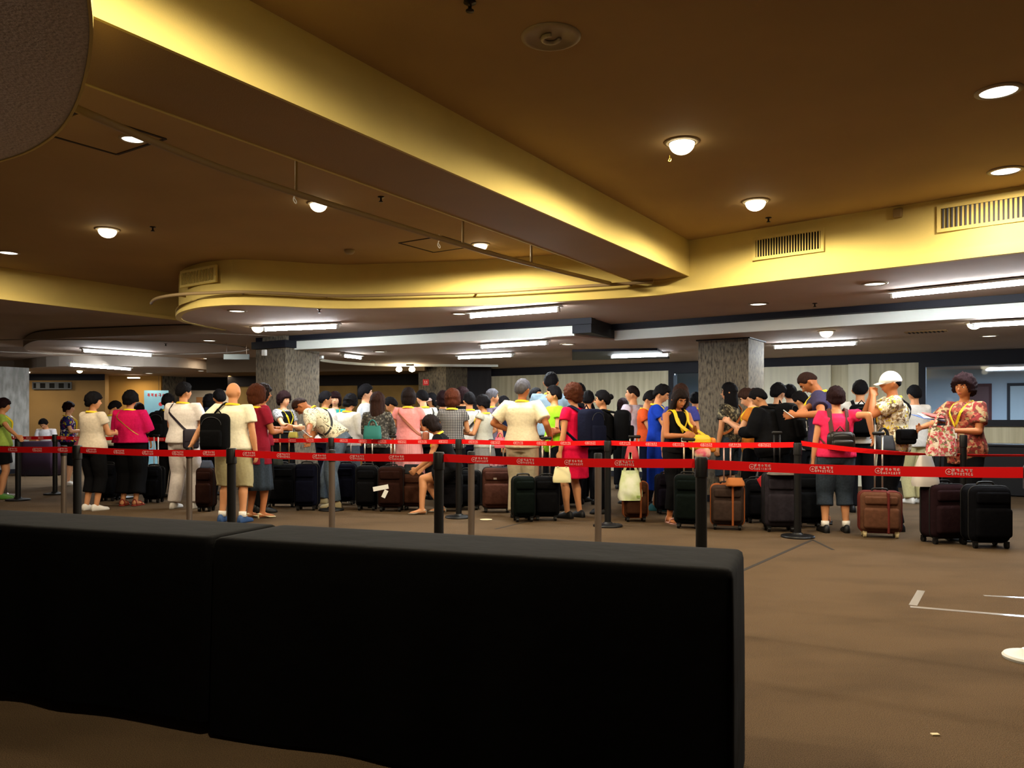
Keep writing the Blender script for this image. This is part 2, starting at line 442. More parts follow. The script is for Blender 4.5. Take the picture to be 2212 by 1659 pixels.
# ------------------------------------------------------------------ walls
W0, UX = V((-0.48, 18.8)), V((0.857, -0.514)).normalized()
wang = math.atan2(UX.y, UX.x)
def wall_piece(mb, u0, u1, z0, z1, t=0.16, off=0.0):
    return mb.box(((u0 + u1) / 2, t / 2 + off, (z0 + z1) / 2), (u1 - u0, t, z1 - z0))
W2 = (4.31, 6.0, 1.05, 2.26)
W1 = (8.89, 12.6, 1.09, 2.24)
mb = MB()
for u0, u1, z0, z1 in ((0, W2[0], 0, ZS), (W2[0], W2[1], 0, W2[2]), (W2[0], W2[1], W2[3], ZS), (W2[1], W1[0], 0, ZS),
                       (W1[0], W1[1], 0, W1[2]), (W1[0], W1[1], W1[3], ZS), (W1[1], 14.5, 0, ZS)):
    wall_piece(mb, u0, u1, z0, z1)
struct('wall_back', mb, WALLP, loc=(W0.x, W0.y, 0), rz=wang)
struct('trim_18', wall_piece(MB(), -0.05, 14.5, ZL - 0.17, ZL, 0.04, -0.04), NAVY, loc=(W0.x, W0.y, 0), rz=wang)
struct('baseboard_back', wall_piece(MB(), 0, 14.5, 0, 0.12, 0.02, -0.02), NAVY, loc=(W0.x, W0.y, 0), rz=wang)
# pilaster panels between the two interior windows
pm = mat('pale_wall_panel', 'e4dfc6', rough=0.75, noise_amt=0.06, noise_scale=12, stretch=(1, 1, 0.08))
for k, (u0, u1, off) in enumerate(((6.25, 7.45, -0.10), (7.75, 8.1, -0.12))):
    struct('trim_%d' % (19 + k), wall_piece(MB(), u0, u1, 0.0, ZL - 0.171, 0.1, off), pm, loc=(W0.x, W0.y, 0), rz=wang)
for k, (u0, u1, z0, z1) in enumerate((W1, W2)):
    root = empty('window_%d' % (k + 1), (W0.x, W0.y, 0), wang); root['kind'] = 'structure'
    fr = MB(); b = 0.11
    for a in ((u0, u0 + b, z0, z1), (u1 - b, u1, z0, z1), (u0 + b, u1 - b, z1 - b, z1), (u0 + b, u1 - b, z0, z0 + b)):
        wall_piece(fr, *a, 0.22, -0.05)
    fr.build('window_frame', NAVY, root)
    wall_piece(MB(), u0 + b, u1 - b, z0 + b, z1 - b, 0.012, 0.03).build('window_pane', glass_mat(), root)
    if k == 0:
        mu = MB(); wall_piece(mu, 10.72, 10.76, z0 + b, z1 - b, 0.05, 0.02); mu.build('mullion', mat('grey_mullion', '8c8f92', rough=0.5), root)
# the room seen through those windows
RMW = mat('other_room_wall', 'b4bfc8', rough=0.8)
mb = MB(); mb.box((8.5, 6.2, 1.3), (13, 0.1, 2.6)); mb.box((2.2, 3.2, 1.3), (0.1, 6, 2.6)); mb.box((15.2, 3.2, 1.3), (0.1, 6, 2.6))
struct('wall_other_room', mb, RMW, loc=(W0.x, W0.y, 0), rz=wang)
# ochre wall and dark wall in the middle distance
mb = MB(); mb.slab([(-7.0, 20.0), (-1.6, 18.9), (-1.6, 19.1), (-7.0, 20.2)], 0, ZS)
struct('wall_middle', mb, OCHRE)
mb = MB(); mb.slab([(-7.0, 19.94), (-1.6, 18.84), (-1.6, 18.9), (-7.0, 20.0)], 2.02, 2.27)
struct('trim_21', mb, mat('dark_brown_band', '1c140f', rough=0.8))
mb = MB(); mb.slab([(-1.75, 18.75), (-0.48, 18.7), (-0.48, 18.9), (-1.75, 18.95)], 0, ZS)
struct('wall_middle', mb, DARKW)
# walls at the far left
mb = MB(); mb.slab([(-20, 20.9), (-10.5, 20.9), (-10.5, 21.1), (-20, 21.1)], 0, ZS)
struct('wall_left_back', mb, mat('tan_wall', '8d6f45', rough=0.85, noise_amt=0.06, noise_scale=2))
struct('trim_22', MB().slab([(-20, 20.86), (-10.5, 20.86), (-10.5, 20.9), (-20, 20.9)], 2.22, ZL), NAVY)
struct('baseboard_left', MB().slab([(-20, 20.88), (-10.5, 20.88), (-10.5, 20.9), (-20, 20.9)], 0, 0.12), NAVY)
mb = MB(); mb.slab([(-11.4, 21.7), (-9.4, 21.7), (-9.4, 21.9), (-11.4, 21.9)], 0, ZS)
struct('wall_left_back', mb, mat('yellow_wall', 'b88a45', rough=0.85))
mb = MB(); mb.slab([(-9.3, 22.4), (-6.6, 22.4), (-6.6, 22.6), (-9.3, 22.6)], 2.02, ZS)
struct('trim_23', mb, mat('dark_header', '100d0d', rough=0.8))
struct('wall_far', MB().slab([(-20, 27.0), (14, 27.0), (14, 27.2), (-20, 27.2)], 0, ZS + 0.6), mat('far_wall', '6f6455', rough=0.85))
struct('wall_left', MB().slab([(-20.2, -6), (-20, -6), (-20, 27), (-20.2, 27)], 0, ZC), OCHRE)
struct('wall_right', MB().slab([(13, -6), (13.2, -6), (13.2, 14), (13, 14)], 0, ZC), WALLP)

# ------------------------------------------------------------------ columns
def column(px, s, w, label_unused=None, top=ZL, m=COLM):
    g = gp(px, s); g.y += 0.25
    root = empty('column', (g.x, g.y, 0), -ROT); root['kind'] = 'structure'
    MB().box((0, 0, top / 2), (w, w, top)).build('shaft', m, root)
    MB().box((0, 0, 0.05), (w + 0.03, w + 0.03, 0.10)).build('plinth', NAVY, root)
    return root
c1 = column(1590, 148, 0.745)
MB().box((0, 0, ZL + 0.0), (0.8, 0.8, 0.035)).build('capital', NAVY, c1)
c2 = column(613, 128, 0.745, top=ZS)
MB().box((0, 0, ZL + 0.08), (0.85, 0.85, 0.12)).build('capital', NAVY, c2)
c3 = column(955, 97, 0.78)
c4 = column(345, 79.5, 0.82)
c5 = column(-8, 97, 0.75, m=mat('grey_column_covering', '8d8a84', rough=0.8, noise_amt=0.25, noise_scale=14, stretch=(1, 1, 0.3)))
# ------------------------------------------------------------------ lamps and ceiling fittings
E_HAL = emission('halogen_glow', (1.0, 0.86, 0.55), 9.0)
E_DISC = emission('downlight_diffuser_glow', (1.0, 0.93, 0.78), 3.0)
E_TUBE = emission('fluorescent_glow', (0.90, 0.96, 1.0), 100.0, True)
RINGM = mat('downlight_ring_paint', '9a8a70', rough=0.5)
DARKREF = mat('dark_reflector', '2a2118', rough=0.3, metal=0.6)
def lamp_light(parent, kind, watts, col, loc, size=0.1, size_y=None, angle=150, rot=(0, 0, 0)):
    ld = bpy.data.lights.new('lamp_light', kind)
    ld.energy = watts; ld.color = col
    if kind == 'AREA':
        ld.shape = 'RECTANGLE' if size_y else 'DISK'
        ld.size = size
        if size_y: ld.size_y = size_y
    elif kind == 'SPOT':
        ld.spot_size = math.radians(angle); ld.spot_blend = 0.25; ld.shadow_soft_size = size
    else:
        ld.shadow_soft_size = size
    o = bpy.data.objects.new('lamp_light', ld)
    o.location = loc; o.rotation_euler = rot
    o.parent = parent; COL.objects.link(o)
    return o
_dl = {}
def downlight(px, py, z, r, kind, label):
    """recessed round lamp: 'hal' bright bulb swollen into the shape of its flare, 'disc' flush diffuser, 'off' unlit"""
    p = atz(px, py, z)
    t = empty('downlight', p, 0, label, 'ceiling light', 'recessed downlights')
    ring = MB().lathe([(r * 0.98, 0.002), (r * 1.22, 0.002), (r * 1.22, -0.006), (r * 1.0, -0.014), (r * 0.96, -0.004)], 28)
    ring.build('ring', RINGM, t, smooth=True)
    if kind == 'hal':
        MB().lathe([(r * 0.96, 0.0), (r * 0.95, -0.012), (r * 0.55, -0.018)], 24).build('reflector', ALU, t, smooth=True)
        n = 10
        MB().lathe([(max(0.001, r * 0.88 * math.sin(PI * k / 2 / n)), -0.014 - r * 0.75 * math.cos(PI * k / 2 / n)) for k in range(n + 1)], 24).build('bulb', E_HAL, t, smooth=True)  # oversized glowing dome imitates the flare around the lamp
        lamp_light(t, 'SPOT', W_HALOGEN if z > 2.7 else W_HALOGEN * 0.06, WARM, (0, 0, -0.13), 0.06, angle=178)
    elif kind == 'disc':
        MB().lathe([(r * 0.96, 0.0), (r * 0.95, -0.006), (0.001, -0.009)], 24).build('diffuser', E_DISC, t, smooth=True)
        lamp_light(t, 'AREA', W_DISC if z > 2.7 else W_LOWDISC, SOFTWARM, (0, 0, -0.03), r * 1.8)
    else:
        MB().lathe([(r * 0.96, -0.001), (r * 0.9, -0.004), (r * 0.4, -0.003), (0.001, -0.003)], 24).build('reflector', DARKREF, t, smooth=True)
        MB().tube([(r * 0.35 * math.cos(a), r * 0.35 * math.sin(a), -0.012) for a in [k * PI / 6 for k in range(10)]], 0.012, 6).build('bulb', mat('unlit_lamp_tube', 'a89d86', rough=0.4), t, smooth=True)
    return t
for a in (
    (1473, 306, ZC, 0.10, 'hal', 'blazing round halogen downlight standing alone in the middle of the high ceiling bay'),
    (1632, 434, ZC, 0.10, 'hal', 'blazing round halogen downlight above the small fascia vent'),
    (2157, 196, ZC, 0.105, 'disc', 'large plain white disc downlight, the one further from the long fascia vent'),
    (2172, 368, ZC, 0.105, 'disc', 'plain white disc downlight just above the long fascia vent'),
    (2123, -137, ZC, 0.105, 'disc', 'plain disc downlight continuing the row, just above the picture'),
    (566, -426, ZC, 0.10, 'hal', 'blazing halogen downlight nearest the rounded bulkhead, above the picture'),
    (1190, 79, ZC, 0.125, 'off', 'unlit dark round downlight in the high ceiling'),
    (688, 439, ZC, 0.085, 'hal', 'glowing downlight beside the hanging wire along the ceiling pipe'),
    (1038, 527, ZC, 0.085, 'hal', 'glowing downlight where the pipe nears the curved soffit'),
    (287, 299, ZC, 0.075, 'disc', 'small half hidden downlight by the pipe near the rounded bulkhead'),
    (232, 495, ZC, 0.10, 'hal', 'bright downlight throwing a halo, alone over the dark ceiling bay'),
    (18, 545, ZC, 0.10, 'disc', 'downlight cut by the edge of the picture above the straight soffit'),
    (512, 671, ZS, 0.10, 'disc', 'downlight under the round end of the curved soffit'),
    (1890, 612, ZS, 0.105, 'disc', 'downlight in the low soffit beside the biggest fluorescent lamp'),
    (1638, 656, ZS, 0.10, 'disc', 'downlight in the low soffit above the wide square column'),
    (557, 706, ZS, 0.10, 'hal', 'glowing downlight touching the end of the tube before the pale fascia'),
    (992, 677, ZS, 0.09, 'disc', 'downlight at the end of the tube above the long pale fascia'),
    (452, 735, ZS, 0.11, 'disc', 'downlight in the oval soffit'),
    (449, 774, ZS, 0.12, 'disc', 'downlight behind the oval soffit, above the man in the white T-shirt'),
    (434, 800.5, ZL, 0.10, 'disc', 'downlight low over the dark header beside the white T-shirt man'),
    (489, 803.5, ZL, 0.09, 'disc', 'downlight above the bald man'),
    (120, 811, ZL, 0.12, 'disc', 'downlight before the tan wall with the vent'),
    (322, 806, ZL, 0.12, 'disc', 'downlight before the column with the blue banner'),
    (172, 800, ZL, 0.07, 'hal', 'small bulb glowing under the farther of two tubes on the oval soffit side'),
    (820, 759, ZL, 0.10, 'disc', 'downlight above the pair of bare spot bulbs'),
    (1226, 743, ZL, 0.10, 'disc', 'downlight beyond the end of the pale fascia panel'),
    (1785, 715, ZL, 0.095, 'hal', 'glowing downlight above the man bowing over his phone'),
    (2105, 697, ZL, 0.09, 'hal', 'glowing downlight by the end of the tube above the big interior window'),
    (2137, 725, ZL, 0.10, 'disc', 'dim downlight close above the big interior window'),
):
    downlight(*a)

def tube_lamp(x1, y1, x2, y2, z, label, watts=None):
    a, b = atz(x1, y1, z), atz(x2, y2, z)
    c = (a + b) / 2; L = (b - a).length
    ang = math.atan2(b.y - a.y, b.x - a.x)
    zt = ZL if z < 2.45 else ZS
    t = empty('fluorescent_lamp', (c.x, c.y, z), ang, label, 'fluorescent light', 'fluorescent tube lamps')
    MB().rbox((0, 0, zt - z - 0.022), (L + 0.1, 0.12, 0.024), 0.008, 2, 'x').build('housing', WHITEP, t)
    MB().tube([(-L / 2, 0, 0), (-L / 2 + 0.02, 0, 0), (L / 2 - 0.02, 0, 0), (L / 2, 0, 0)], [0.012, 0.03, 0.03, 0.012], 12).build('tube', E_TUBE, t, smooth=True)
    for s in (-1, 1):
        MB().box((s * (L / 2 + 0.012), 0, (zt - z) / 2 - 0.024), (0.024, 0.05, zt - z + 0.02)).build('end_cap', WHITEP, t)
    lamp_light(t, 'AREA', (watts or W_TUBE) * L / 1.2, COOL, (0, 0, -0.045), L, 0.06)
    return t
for a in (
    (1930, 637, 2290, 601, 2.55, 'longest looking fluorescent tube, under the low soffit beyond the fascia vents'),
    (2105, 702, 2330, 690, 2.33, 'fluorescent tube above the big interior window'),
    (1675, 749, 1848, 741, 2.33, 'fluorescent tube behind the wide square column'),
    (1322, 770, 1443, 766, 2.33, 'fluorescent tube above the narrow interior window'),
    (1042, 748, 1180, 740, 2.33, 'fluorescent tube just behind the end of the pale fascia panel'),
    (992, 772, 1105, 767, 2.33, 'fluorescent tube deep behind the pale fascia, nearest the red wall sign'),
    (1018, 682, 1205, 668, 2.54, 'fluorescent tube in front of the pale fascia panel below the curved soffit'),
    (574, 711, 728, 705, 2.54, 'fluorescent tube above the top of the dark mottled column'),
    (180, 757, 325, 767, 2.54, 'fluorescent tube under the oval soffit'),
    (152, 788, 280, 797, 2.33, 'fluorescent tube behind the oval soffit, above the tan wall'),
    (742, 768, 778, 772, 2.33, 'fluorescent tube seen nearly end-on beside the dark mottled column'),
):
    tube_lamp(*a)

# twin spot bulbs under the corridor bulkhead
t = empty('spot_light', (0, 0, 0), 0, 'pair of bare glowing spot bulbs before the ochre wall', 'spot light')
pa, pb = wp(862, 797, 102), wp(890, 797, 102)
t.location = (pa + pb) / 2
MB().box((0, 0, 0.09), (0.36, 0.06, 0.05)).build('bar', BLACKP, t)
MB().box((0, 0, 0.2), (0.04, 0.04, 0.24)).build('bracket', BLACKP, t)
for s in (-1, 1):
    MB().lathe([(0.02, 0.06), (0.04, 0.05), (0.07, 0.0), (0.06, -0.045), (0.001, -0.07)], 16, (s * 0.137, 0, 0)).build('bulb', E_HAL, t, smooth=True)
    lamp_light(t, 'POINT', W_SPOT, WARM, (s * 0.137, -0.14, -0.05), 0.05)
# lamps the far rooms have
def far_lamp(name, loc, size, w, col, label):
    t = empty(name, loc, 0, label, 'ceiling light')
    MB().rbox((0, 0, 0), (size[0], size[1], 0.03), 0.01, 2).build('panel', E_DISC, t)
    lamp_light(t, 'AREA', w, col, (0, 0, -0.03), size[0], size[1])
u3 = lambda u, v, z: V((W0.x + UX.x * u - UX.y * v, W0.y + UX.y * u + UX.x * v, z))
far_lamp('ceiling_panel_light', u3(10.6, 2.6, 2.33), (1.2, 0.6), 380, (0.70, 0.84, 1.0), 'flat panel light in the room behind the big interior window')
far_lamp('ceiling_panel_light', u3(5.2, 2.6, 2.33), (1.2, 0.6), 110, (0.70, 0.84, 1.0), 'flat panel light in the room behind the narrow interior window')
far_lamp('ceiling_panel_light', V((-8.6, 24.6, 2.33)), (0.6, 0.6), 90, (1.0, 0.93, 0.8), 'panel light in the bright room under the dark header')
far_lamp('wall_washer_light', V((-12.2, 19.8, 2.36)), (0.8, 0.1), 26, WARM, 'slim lamp washing the tan wall at the far side')
far_lamp('wall_washer_light', V((-9.9, 21.2, 2.3)), (0.3, 0.1), 9, WARM, 'slim lamp washing the yellow wall beside the banner column')

# ------------------------------------------------------------------ vents, pipes, sprinklers
def vent(p0, p1, z0, z1, label, slats=22, panel=PLASTER, slatm=None, yo=0.0):
    """louvred grille on a fascia from plan point p0 to p1"""
    a, b = V(p0 + (0,)), V(p1 + (0,)); L = (b - a).length
    ang = math.atan2(b.y - a.y, b.x - a.x); c = (a + b) / 2
    t = empty('air_vent', (c.x, c.y, (z0 + z1) / 2), ang, label, 'vent', 'wall vents')
    h = z1 - z0; y = -0.05 - yo
    fr = MB()
    for cx, cz, w, hh in ((0, h / 2, L + 0.06, 0.03), (0, -h / 2, L + 0.06, 0.03), (-L / 2 - 0.015, 0, 0.03, h - 0.03), (L / 2 + 0.015, 0, 0.03, h - 0.03)):
        fr.box((cx, y, cz), (w, 0.03, hh))
    fr.build('frame', panel, t)
    MB().box((0, y + 0.012, 0), (L, 0.004, h - 0.03)).build('backing', mat('vent_dark', '0b0a09', rough=0.9), t)
    sl = MB()
    for k in range(slats):
        sl.box((-L / 2 + (k + 0.5) * L / slats, y - 0.004, 0), (L / slats * 0.38, 0.02, h - 0.03), 0.35)
    sl.build('slats', slatm or panel, t)
    return t
vent((2.52, 8.30), (3.02, 7.87), 2.84, 3.045, 'small louvred vent in the yellow fascia, pale slats', 24)
vent((3.82, 7.19), (5.0, 6.17), 2.87, 3.075, 'long louvred vent in the yellow fascia, dark slats, cut by the picture edge', 44, slatm=mat('vent_slat_dark', '2c2a2e', rough=0.6))
vent((-4.12, 10.36), (-3.55, 9.94), 2.89, 3.07, 'louvred vent on the round end of the curved soffit', 22, yo=0.055)
vg = vent((-12.3, 20.88), (-11.35, 20.88), 2.0, 2.16, 'dark grey vent panel high on the tan far wall', 4, mat('grey_vent_metal', '4a4c52', rough=0.5))

def ceiling_pipe(pts, r, label, hangers=()):
    t = empty('ceiling_pipe', (0, 0, 0), 0, label, 'pipe')
    MB().tube([tuple(p) for p in pts], r, 10).build('pipe', mat('painted_pipe', '8f7a58', rough=0.6), t, smooth=True)
    for h in hangers:
        MB().tube([V(h), V((h[0], h[1], ZC))], 0.012, 6).build('hanger', mat('painted_pipe', '8f7a58'), t, smooth=True)
    return t
pp = [atz(150, 228, 2.78), atz(420, 342, 2.77), atz(640, 418, 2.76), atz(1000, 530, 2.75), atz(1148, 571, 2.75), atz(1318, 612, 2.75)]
pp = smooth_path(pp, 4)
ceiling_pipe(pp, 0.022, 'straight painted pipe slung under the high ceiling alongside the beam', [pp[8], pp[16], pp[12]])
off = []
for i, p in enumerate(CS2[9:57]):
    q = V((p[0], p[1], 0)); j = i + 9
    dd = (V(CS2[j + 1] + (0,)) - V(CS2[j - 1] + (0,))).normalized()
    off.append(q + V((dd.y, -dd.x, 0)) * (0.16 + 0.22 * sstep(12, 2, i)) + V((0, 0, 2.735)))
t = ceiling_pipe(off, 0.02, 'curved rail pipe running along the face of the curved soffit')
for k in (6, 16, 26, 36, 45):
    p = off[min(k, len(off) - 1)]
    dd = (off[min(k + 1, len(off) - 1)] - off[k - 1]).normalized()
    nn = V((-dd.y, dd.x, 0))
    MB().tube([p, p + nn * 0.15], 0.014, 6).build('bracket', mat('painted_pipe', '8f7a58'), t, smooth=True)
for px, py, z, lab in ((1660, 470, ZC, 'tiny sprinkler head beside the halogen lamp over the small fascia vent'), (1015, 4, ZC, 'tiny dark sprinkler head at the top edge of the picture'),
                       (755, 540, ZC, 'small smoke detector above the curved soffit'), (330, 490, ZC, 'tiny sprinkler head beside the halo lamp'), (690, 668, ZS, 'small sprinkler head under the curved soffit'),
                       (823, 425, ZC, 'tiny sprinkler head between the pipe and the beam'), (358, 742, ZS, 'small sprinkler head under the oval soffit'), (1760, 655, ZS, 'small sprinkler head in the low soffit above the square column')):
    p = atz(px, py, z)
    t = empty('sprinkler_head' if 'smoke' not in lab else 'smoke_detector', p, 0, lab, 'sprinkler' if 'smoke' not in lab else 'smoke detector')
    if 'smoke' in lab:
        MB().lathe([(0.06, 0.0), (0.06, -0.02), (0.04, -0.045), (0.001, -0.05)], 18).build('body', RINGM, t, smooth=True)
    else:
        MB().lathe([(0.03, 0.0), (0.03, -0.006), (0.009, -0.01), (0.009, -0.035), (0.02, -0.04), (0.02, -0.045), (0.001, -0.046)], 12).build('body', DARKREF, t, smooth=True)
p = wp(1558, 512, 203)
t = empty('wall_speaker', p, -0.72, 'small black box hanging at the corner of beam and fascia', 'speaker')
MB().rbox((0, 0.02, 0), (0.055, 0.06, 0.11), 0.012, 2).build('body', BLACKP, t)
MB().tube([(0, 0.02, 0.05), (0, 0.02, 0.09), (0, 0.1, 0.10)], 0.008, 6).build('bracket', RINGM, t)
p = wp(1937, 459, 238)
t = empty('junction_box', p, -0.72, 'little box on the yellow fascia between the two vents', 'junction box')
MB().rbox((0, 0.03, 0), (0.075, 0.05, 0.085), 0.01, 2).build('body', mat('dull_brass', '8a744a', rough=0.6), t)
for px, py, s, lab in ((637, 430, 270, 'loop of white wire dangling from the ceiling pipe beside a lamp'), (948, 528, 222, 'thin pale wire loop dangling before the curved soffit')):
    p = wp(px, py, s)
    pts = [V((0, 0, 0.10)), V((0.008, 0, 0.05)), V((-0.012, 0, 0.0)), V((0.006, 0, -0.035)), V((0.014, 0, -0.02)), V((-0.006, 0, 0.02)), V((0.012, 0, 0.06))]
    tag(MB().tube(smooth_path(pts, 5), 0.004, 5).build('hanging_wire', WHITEP, smooth=True, loc=p), lab, 'wire')
p = wp(1446, 345, 305)
tag(MB().tube(smooth_path([V((0, 0, 0.03)), V((0, 0, 0.008)), V((-0.009, 0, -0.006)), V((0, 0, -0.012)), V((0.009, 0, -0.006)), V((0.010, 0, 0.01))], 4), 0.0035, 5).build('ceiling_hook', mat('brass', 'b08d3a', rough=0.4, metal=0.8), smooth=True, loc=p), 'tiny brass hook hanging beside the brightest halogen lamp', 'hook')

# ------------------------------------------------------------------ signs on walls and columns
def small_text(body, size, m, parent, loc, rot, name='lettering', ext=0.002):
    cu = bpy.data.curves.new(name, 'FONT'); cu.body = body; cu.size = size; cu.align_x = 'CENTER'; cu.align_y = 'CENTER'; cu.extrude = ext
    tmp = bpy.data.objects.new(name, cu); COL.objects.link(tmp)
    dg = bpy.context.evaluated_depsgraph_get()
    me = bpy.data.meshes.new_from_object(tmp.evaluated_get(dg))
    bpy.data.objects.remove(tmp)
    if not len(me.polygons): return None
    o = link_mesh(name, me, m, parent)
    me.materials.clear(); me.materials.append(m)
    o.location = loc; o.rotation_euler = rot
    return o
REDINK = mat('red_print', 'd8464a', rough=0.7)
rnd = random.Random(4)
def glyph_mesh(n_cells, cell, rows, rng, name):
    """rows of small stroke-built characters in the x-z plane, too small to read"""
    mb = MB(); W = n_cells[0] * cell[0]
    z = 0
    for r, n in enumerate(n_cells):
        cw, ch = W / n, cell[1]
        for k in range(n):
            x0 = -W / 2 + k * cw
            for q in range(4):
                if rng.random() < 0.5:
                    mb.box((x0 + cw * 0.45, 0, z - ch * (0.15 + 0.22 * q)), (cw * rng.uniform(0.5, 0.85), 0.0008, ch * 0.16))
                else:
                    mb.box((x0 + cw * rng.uniform(0.2, 0.7), 0, z - ch * 0.5), (cw * 0.17, 0.0008, ch * rng.uniform(0.5, 0.9)))
        z -= ch * 1.05
    return mb
# banner in front of the column
g = gp(363, 82)
t = empty('banner_stand', (g.x, g.y - 0.7, 0), 0.0, 'light blue roll-up banner with red heading standing before the far column', 'banner')
bm_ = mat('light_blue_banner', '8fc6dc', rough=0.6, noise_amt=0.08, noise_scale=1.5)
MB().box((0, 0, 1.0), (0.62, 0.012, 1.9)).build('banner_sheet', bm_, t)
MB().rbox((0, 0, 0.04), (0.66, 0.2, 0.06), 0.02, 2).build('base', CHROME, t)
MB().tube([(0, 0.03, 0.05), (0, 0.03, 1.95)], 0.012, 6).build('pole', CHROME, t)
glyph_mesh((5,), (0.095, 0.10), 1, rnd, 'h').build('heading_print', REDINK, t, loc=(0.0, -0.009, 1.88))
MB().lathe([(0.05, 0), (0.001, 0.0005)], 20).build('red_disc', REDINK, t, loc=(0.11, -0.009, 1.60)).rotation_euler = (PI / 2, 0, 0)
glyph_mesh((5, 7), (0.07, 0.05), 2, rnd, 's').build('heading_print', REDINK, t, loc=(0.05, -0.009, 1.32))
# red sign on the middle column
p = wp(920, 826, 99)
t = empty('wall_sign', p, 0.02, 'small red square sign on the grey column behind the crowd', 'sign')
MB().box((0, 0, 0), (0.13, 0.012, 0.13)).build('plate', mat('red_sign', 'b0121c', rough=0.5), t)
glyph_mesh((2, 3), (0.04, 0.035), 2, rnd, 'g').build('lettering', mat('pale_pink_print', 'd88', rough=0.7) if False else MARKW, t, loc=(0, -0.008, 0.035))
# green exit sign
p = wp(489, 837, 78)
t = empty('exit_sign', p, 0, 'glowing green exit sign under the dark header beside the bald man', 'sign')
MB().rbox((0, 0.02, 0), (0.26, 0.04, 0.12), 0.008, 2).build('housing', emission('exit_green', (0.02, 0.55, 0.16), 1.2), t)
mb = MB(); mb.box((-0.07, 0, 0.0), (0.03, 0.002, 0.06)); mb.box((-0.06, 0, 0.035), (0.025, 0.002, 0.02)); mb.box((-0.085, 0, -0.02), (0.015, 0.002, 0.05), 0); mb.box((0.0, 0, 0), (0.05, 0.002, 0.014)); mb.box((0.07, 0, 0), (0.05, 0.002, 0.07))
mb.build('pictogram', emission('exit_pale', (0.6, 1.0, 0.75), 1.5), t, loc=(0, -0.003, 0))
# pale board in the bright room at the far left
t = empty('display_board', (-9.5, 25.9, 0), 0.0, 'pale display board in the bright room under the dark header', 'board')
MB().box((0, 0, 1.45), (1.7, 0.05, 1.6)).build('panel', mat('pale_board', 'b9aa95', rough=0.6), t)
mb = MB(); mb.box((-0.35, -0.03, 1.75), (0.45, 0.01, 0.35)); mb.build('picture', mat('tan_picture', 'b07a4a', rough=0.7), t)
for s in (-1, 1): MB().box((s * 0.8, 0, 0.33), (0.05, 0.05, 0.66)).build('leg', CHROME, t)
# black sign and dark screen on the ochre wall
p = V((-3.55, 19.28, 1.86)); t = empty('wall_screen', p, -0.2, 'black screen on the ochre wall behind the long haired person', 'screen')
MB().rbox((0, 0, 0), (0.26, 0.06, 0.34), 0.01, 2).build('panel', BLACKP, t)
p = wp(1534, 907, 141); t = empty('wall_socket_box', p, -ROT, 'small black box fixed on the wide mottled column', 'box')
MB().rbox((0, 0, 0), (0.05, 0.04, 0.13), 0.006, 2).build('body', BLACKP, t)

# black counter under the big interior window
t = empty('counter', u3(9.0, -0.75, 0), wang, 'long black counter standing under the big interior window', 'counter')
MB().box((2.0, 0, 0.40), (4.0, 0.5, 0.76)).build('body', mat('black_laminate', '08080b', rough=0.6), t)
MB().rbox((2.0, 0, 0.80), (4.06, 0.56, 0.04), 0.01, 2, 'x').build('worktop', mat('black_laminate_top', '0b0c12', rough=0.45), t)
# furniture in the room behind the window
def armchair(u, v, rz, m, label):
    t = empty('armchair', u3(u, v, 0), wang + rz, label, 'armchair', 'armchairs behind the window')
    MB().rbox((0, 0, 0.30), (0.62, 0.62, 0.30), 0.05, 3).build('seat', m, t, sharp=40)
    MB().rbox((0, 0.30, 0.66), (0.72, 0.16, 0.9), 0.06, 3).build('backrest', m, t, sharp=40)
    for s in (-1, 1):
        MB().rbox((s * 0.36, 0.0, 0.40), (0.13, 0.66, 0.44), 0.05, 3).build('armrest', m, t, sharp=40)
        for q in (-1, 1): MB().box((s * 0.3, q * 0.25, 0.075), (0.05, 0.05, 0.15)).build('leg', BLACKP, t)
RS = mat('red_upholstery', '7e1822', rough=0.8); GS = mat('grey_upholstery', '8d9494', rough=0.8)
armchair(10.85, 1.4, PI + 0.2, RS, 'red armchair behind the big interior window beside the pale one')
armchair(9.75, 1.7, PI - 0.2, GS, 'pale grey armchair behind the big interior window')
armchair(11.9, 1.5, PI, RS, 'red armchair behind the big interior window at the picture edge')
armchair(9.4, 2.9, 0.4, mat('dark_upholstery', '2c2a2e', rough=0.8), 'dark armchair deep behind the big interior window')
for u, w, c, lab in ((9.65, 0.5, '5a3230', 'maroon framed wall panel in the room behind the window'), (10.5, 0.35, 'aeb9bd', 'narrow bright wall panel in the room behind the window'),
                     (11.2, 0.5, 'aab6bc', 'bright framed wall panel behind the window mullion'), (12.3, 0.8, '6a4a4c', 'wide maroon framed wall panel behind the window at the picture edge')):
    t = empty('wall_panel', u3(u, 6.12, 1.55), wang, lab, 'wall panel')
    MB().box((0, 0, 0), (w + 0.12, 0.04, 1.0)).build('frame', NAVY if c[0] == 'a' else mat('maroon_frame', '4a1c1c', rough=0.6), t)
    MB().box((0, -0.03, 0), (w, 0.02, 0.86)).build('panel', mat('panel_' + c, c, rough=0.5), t)

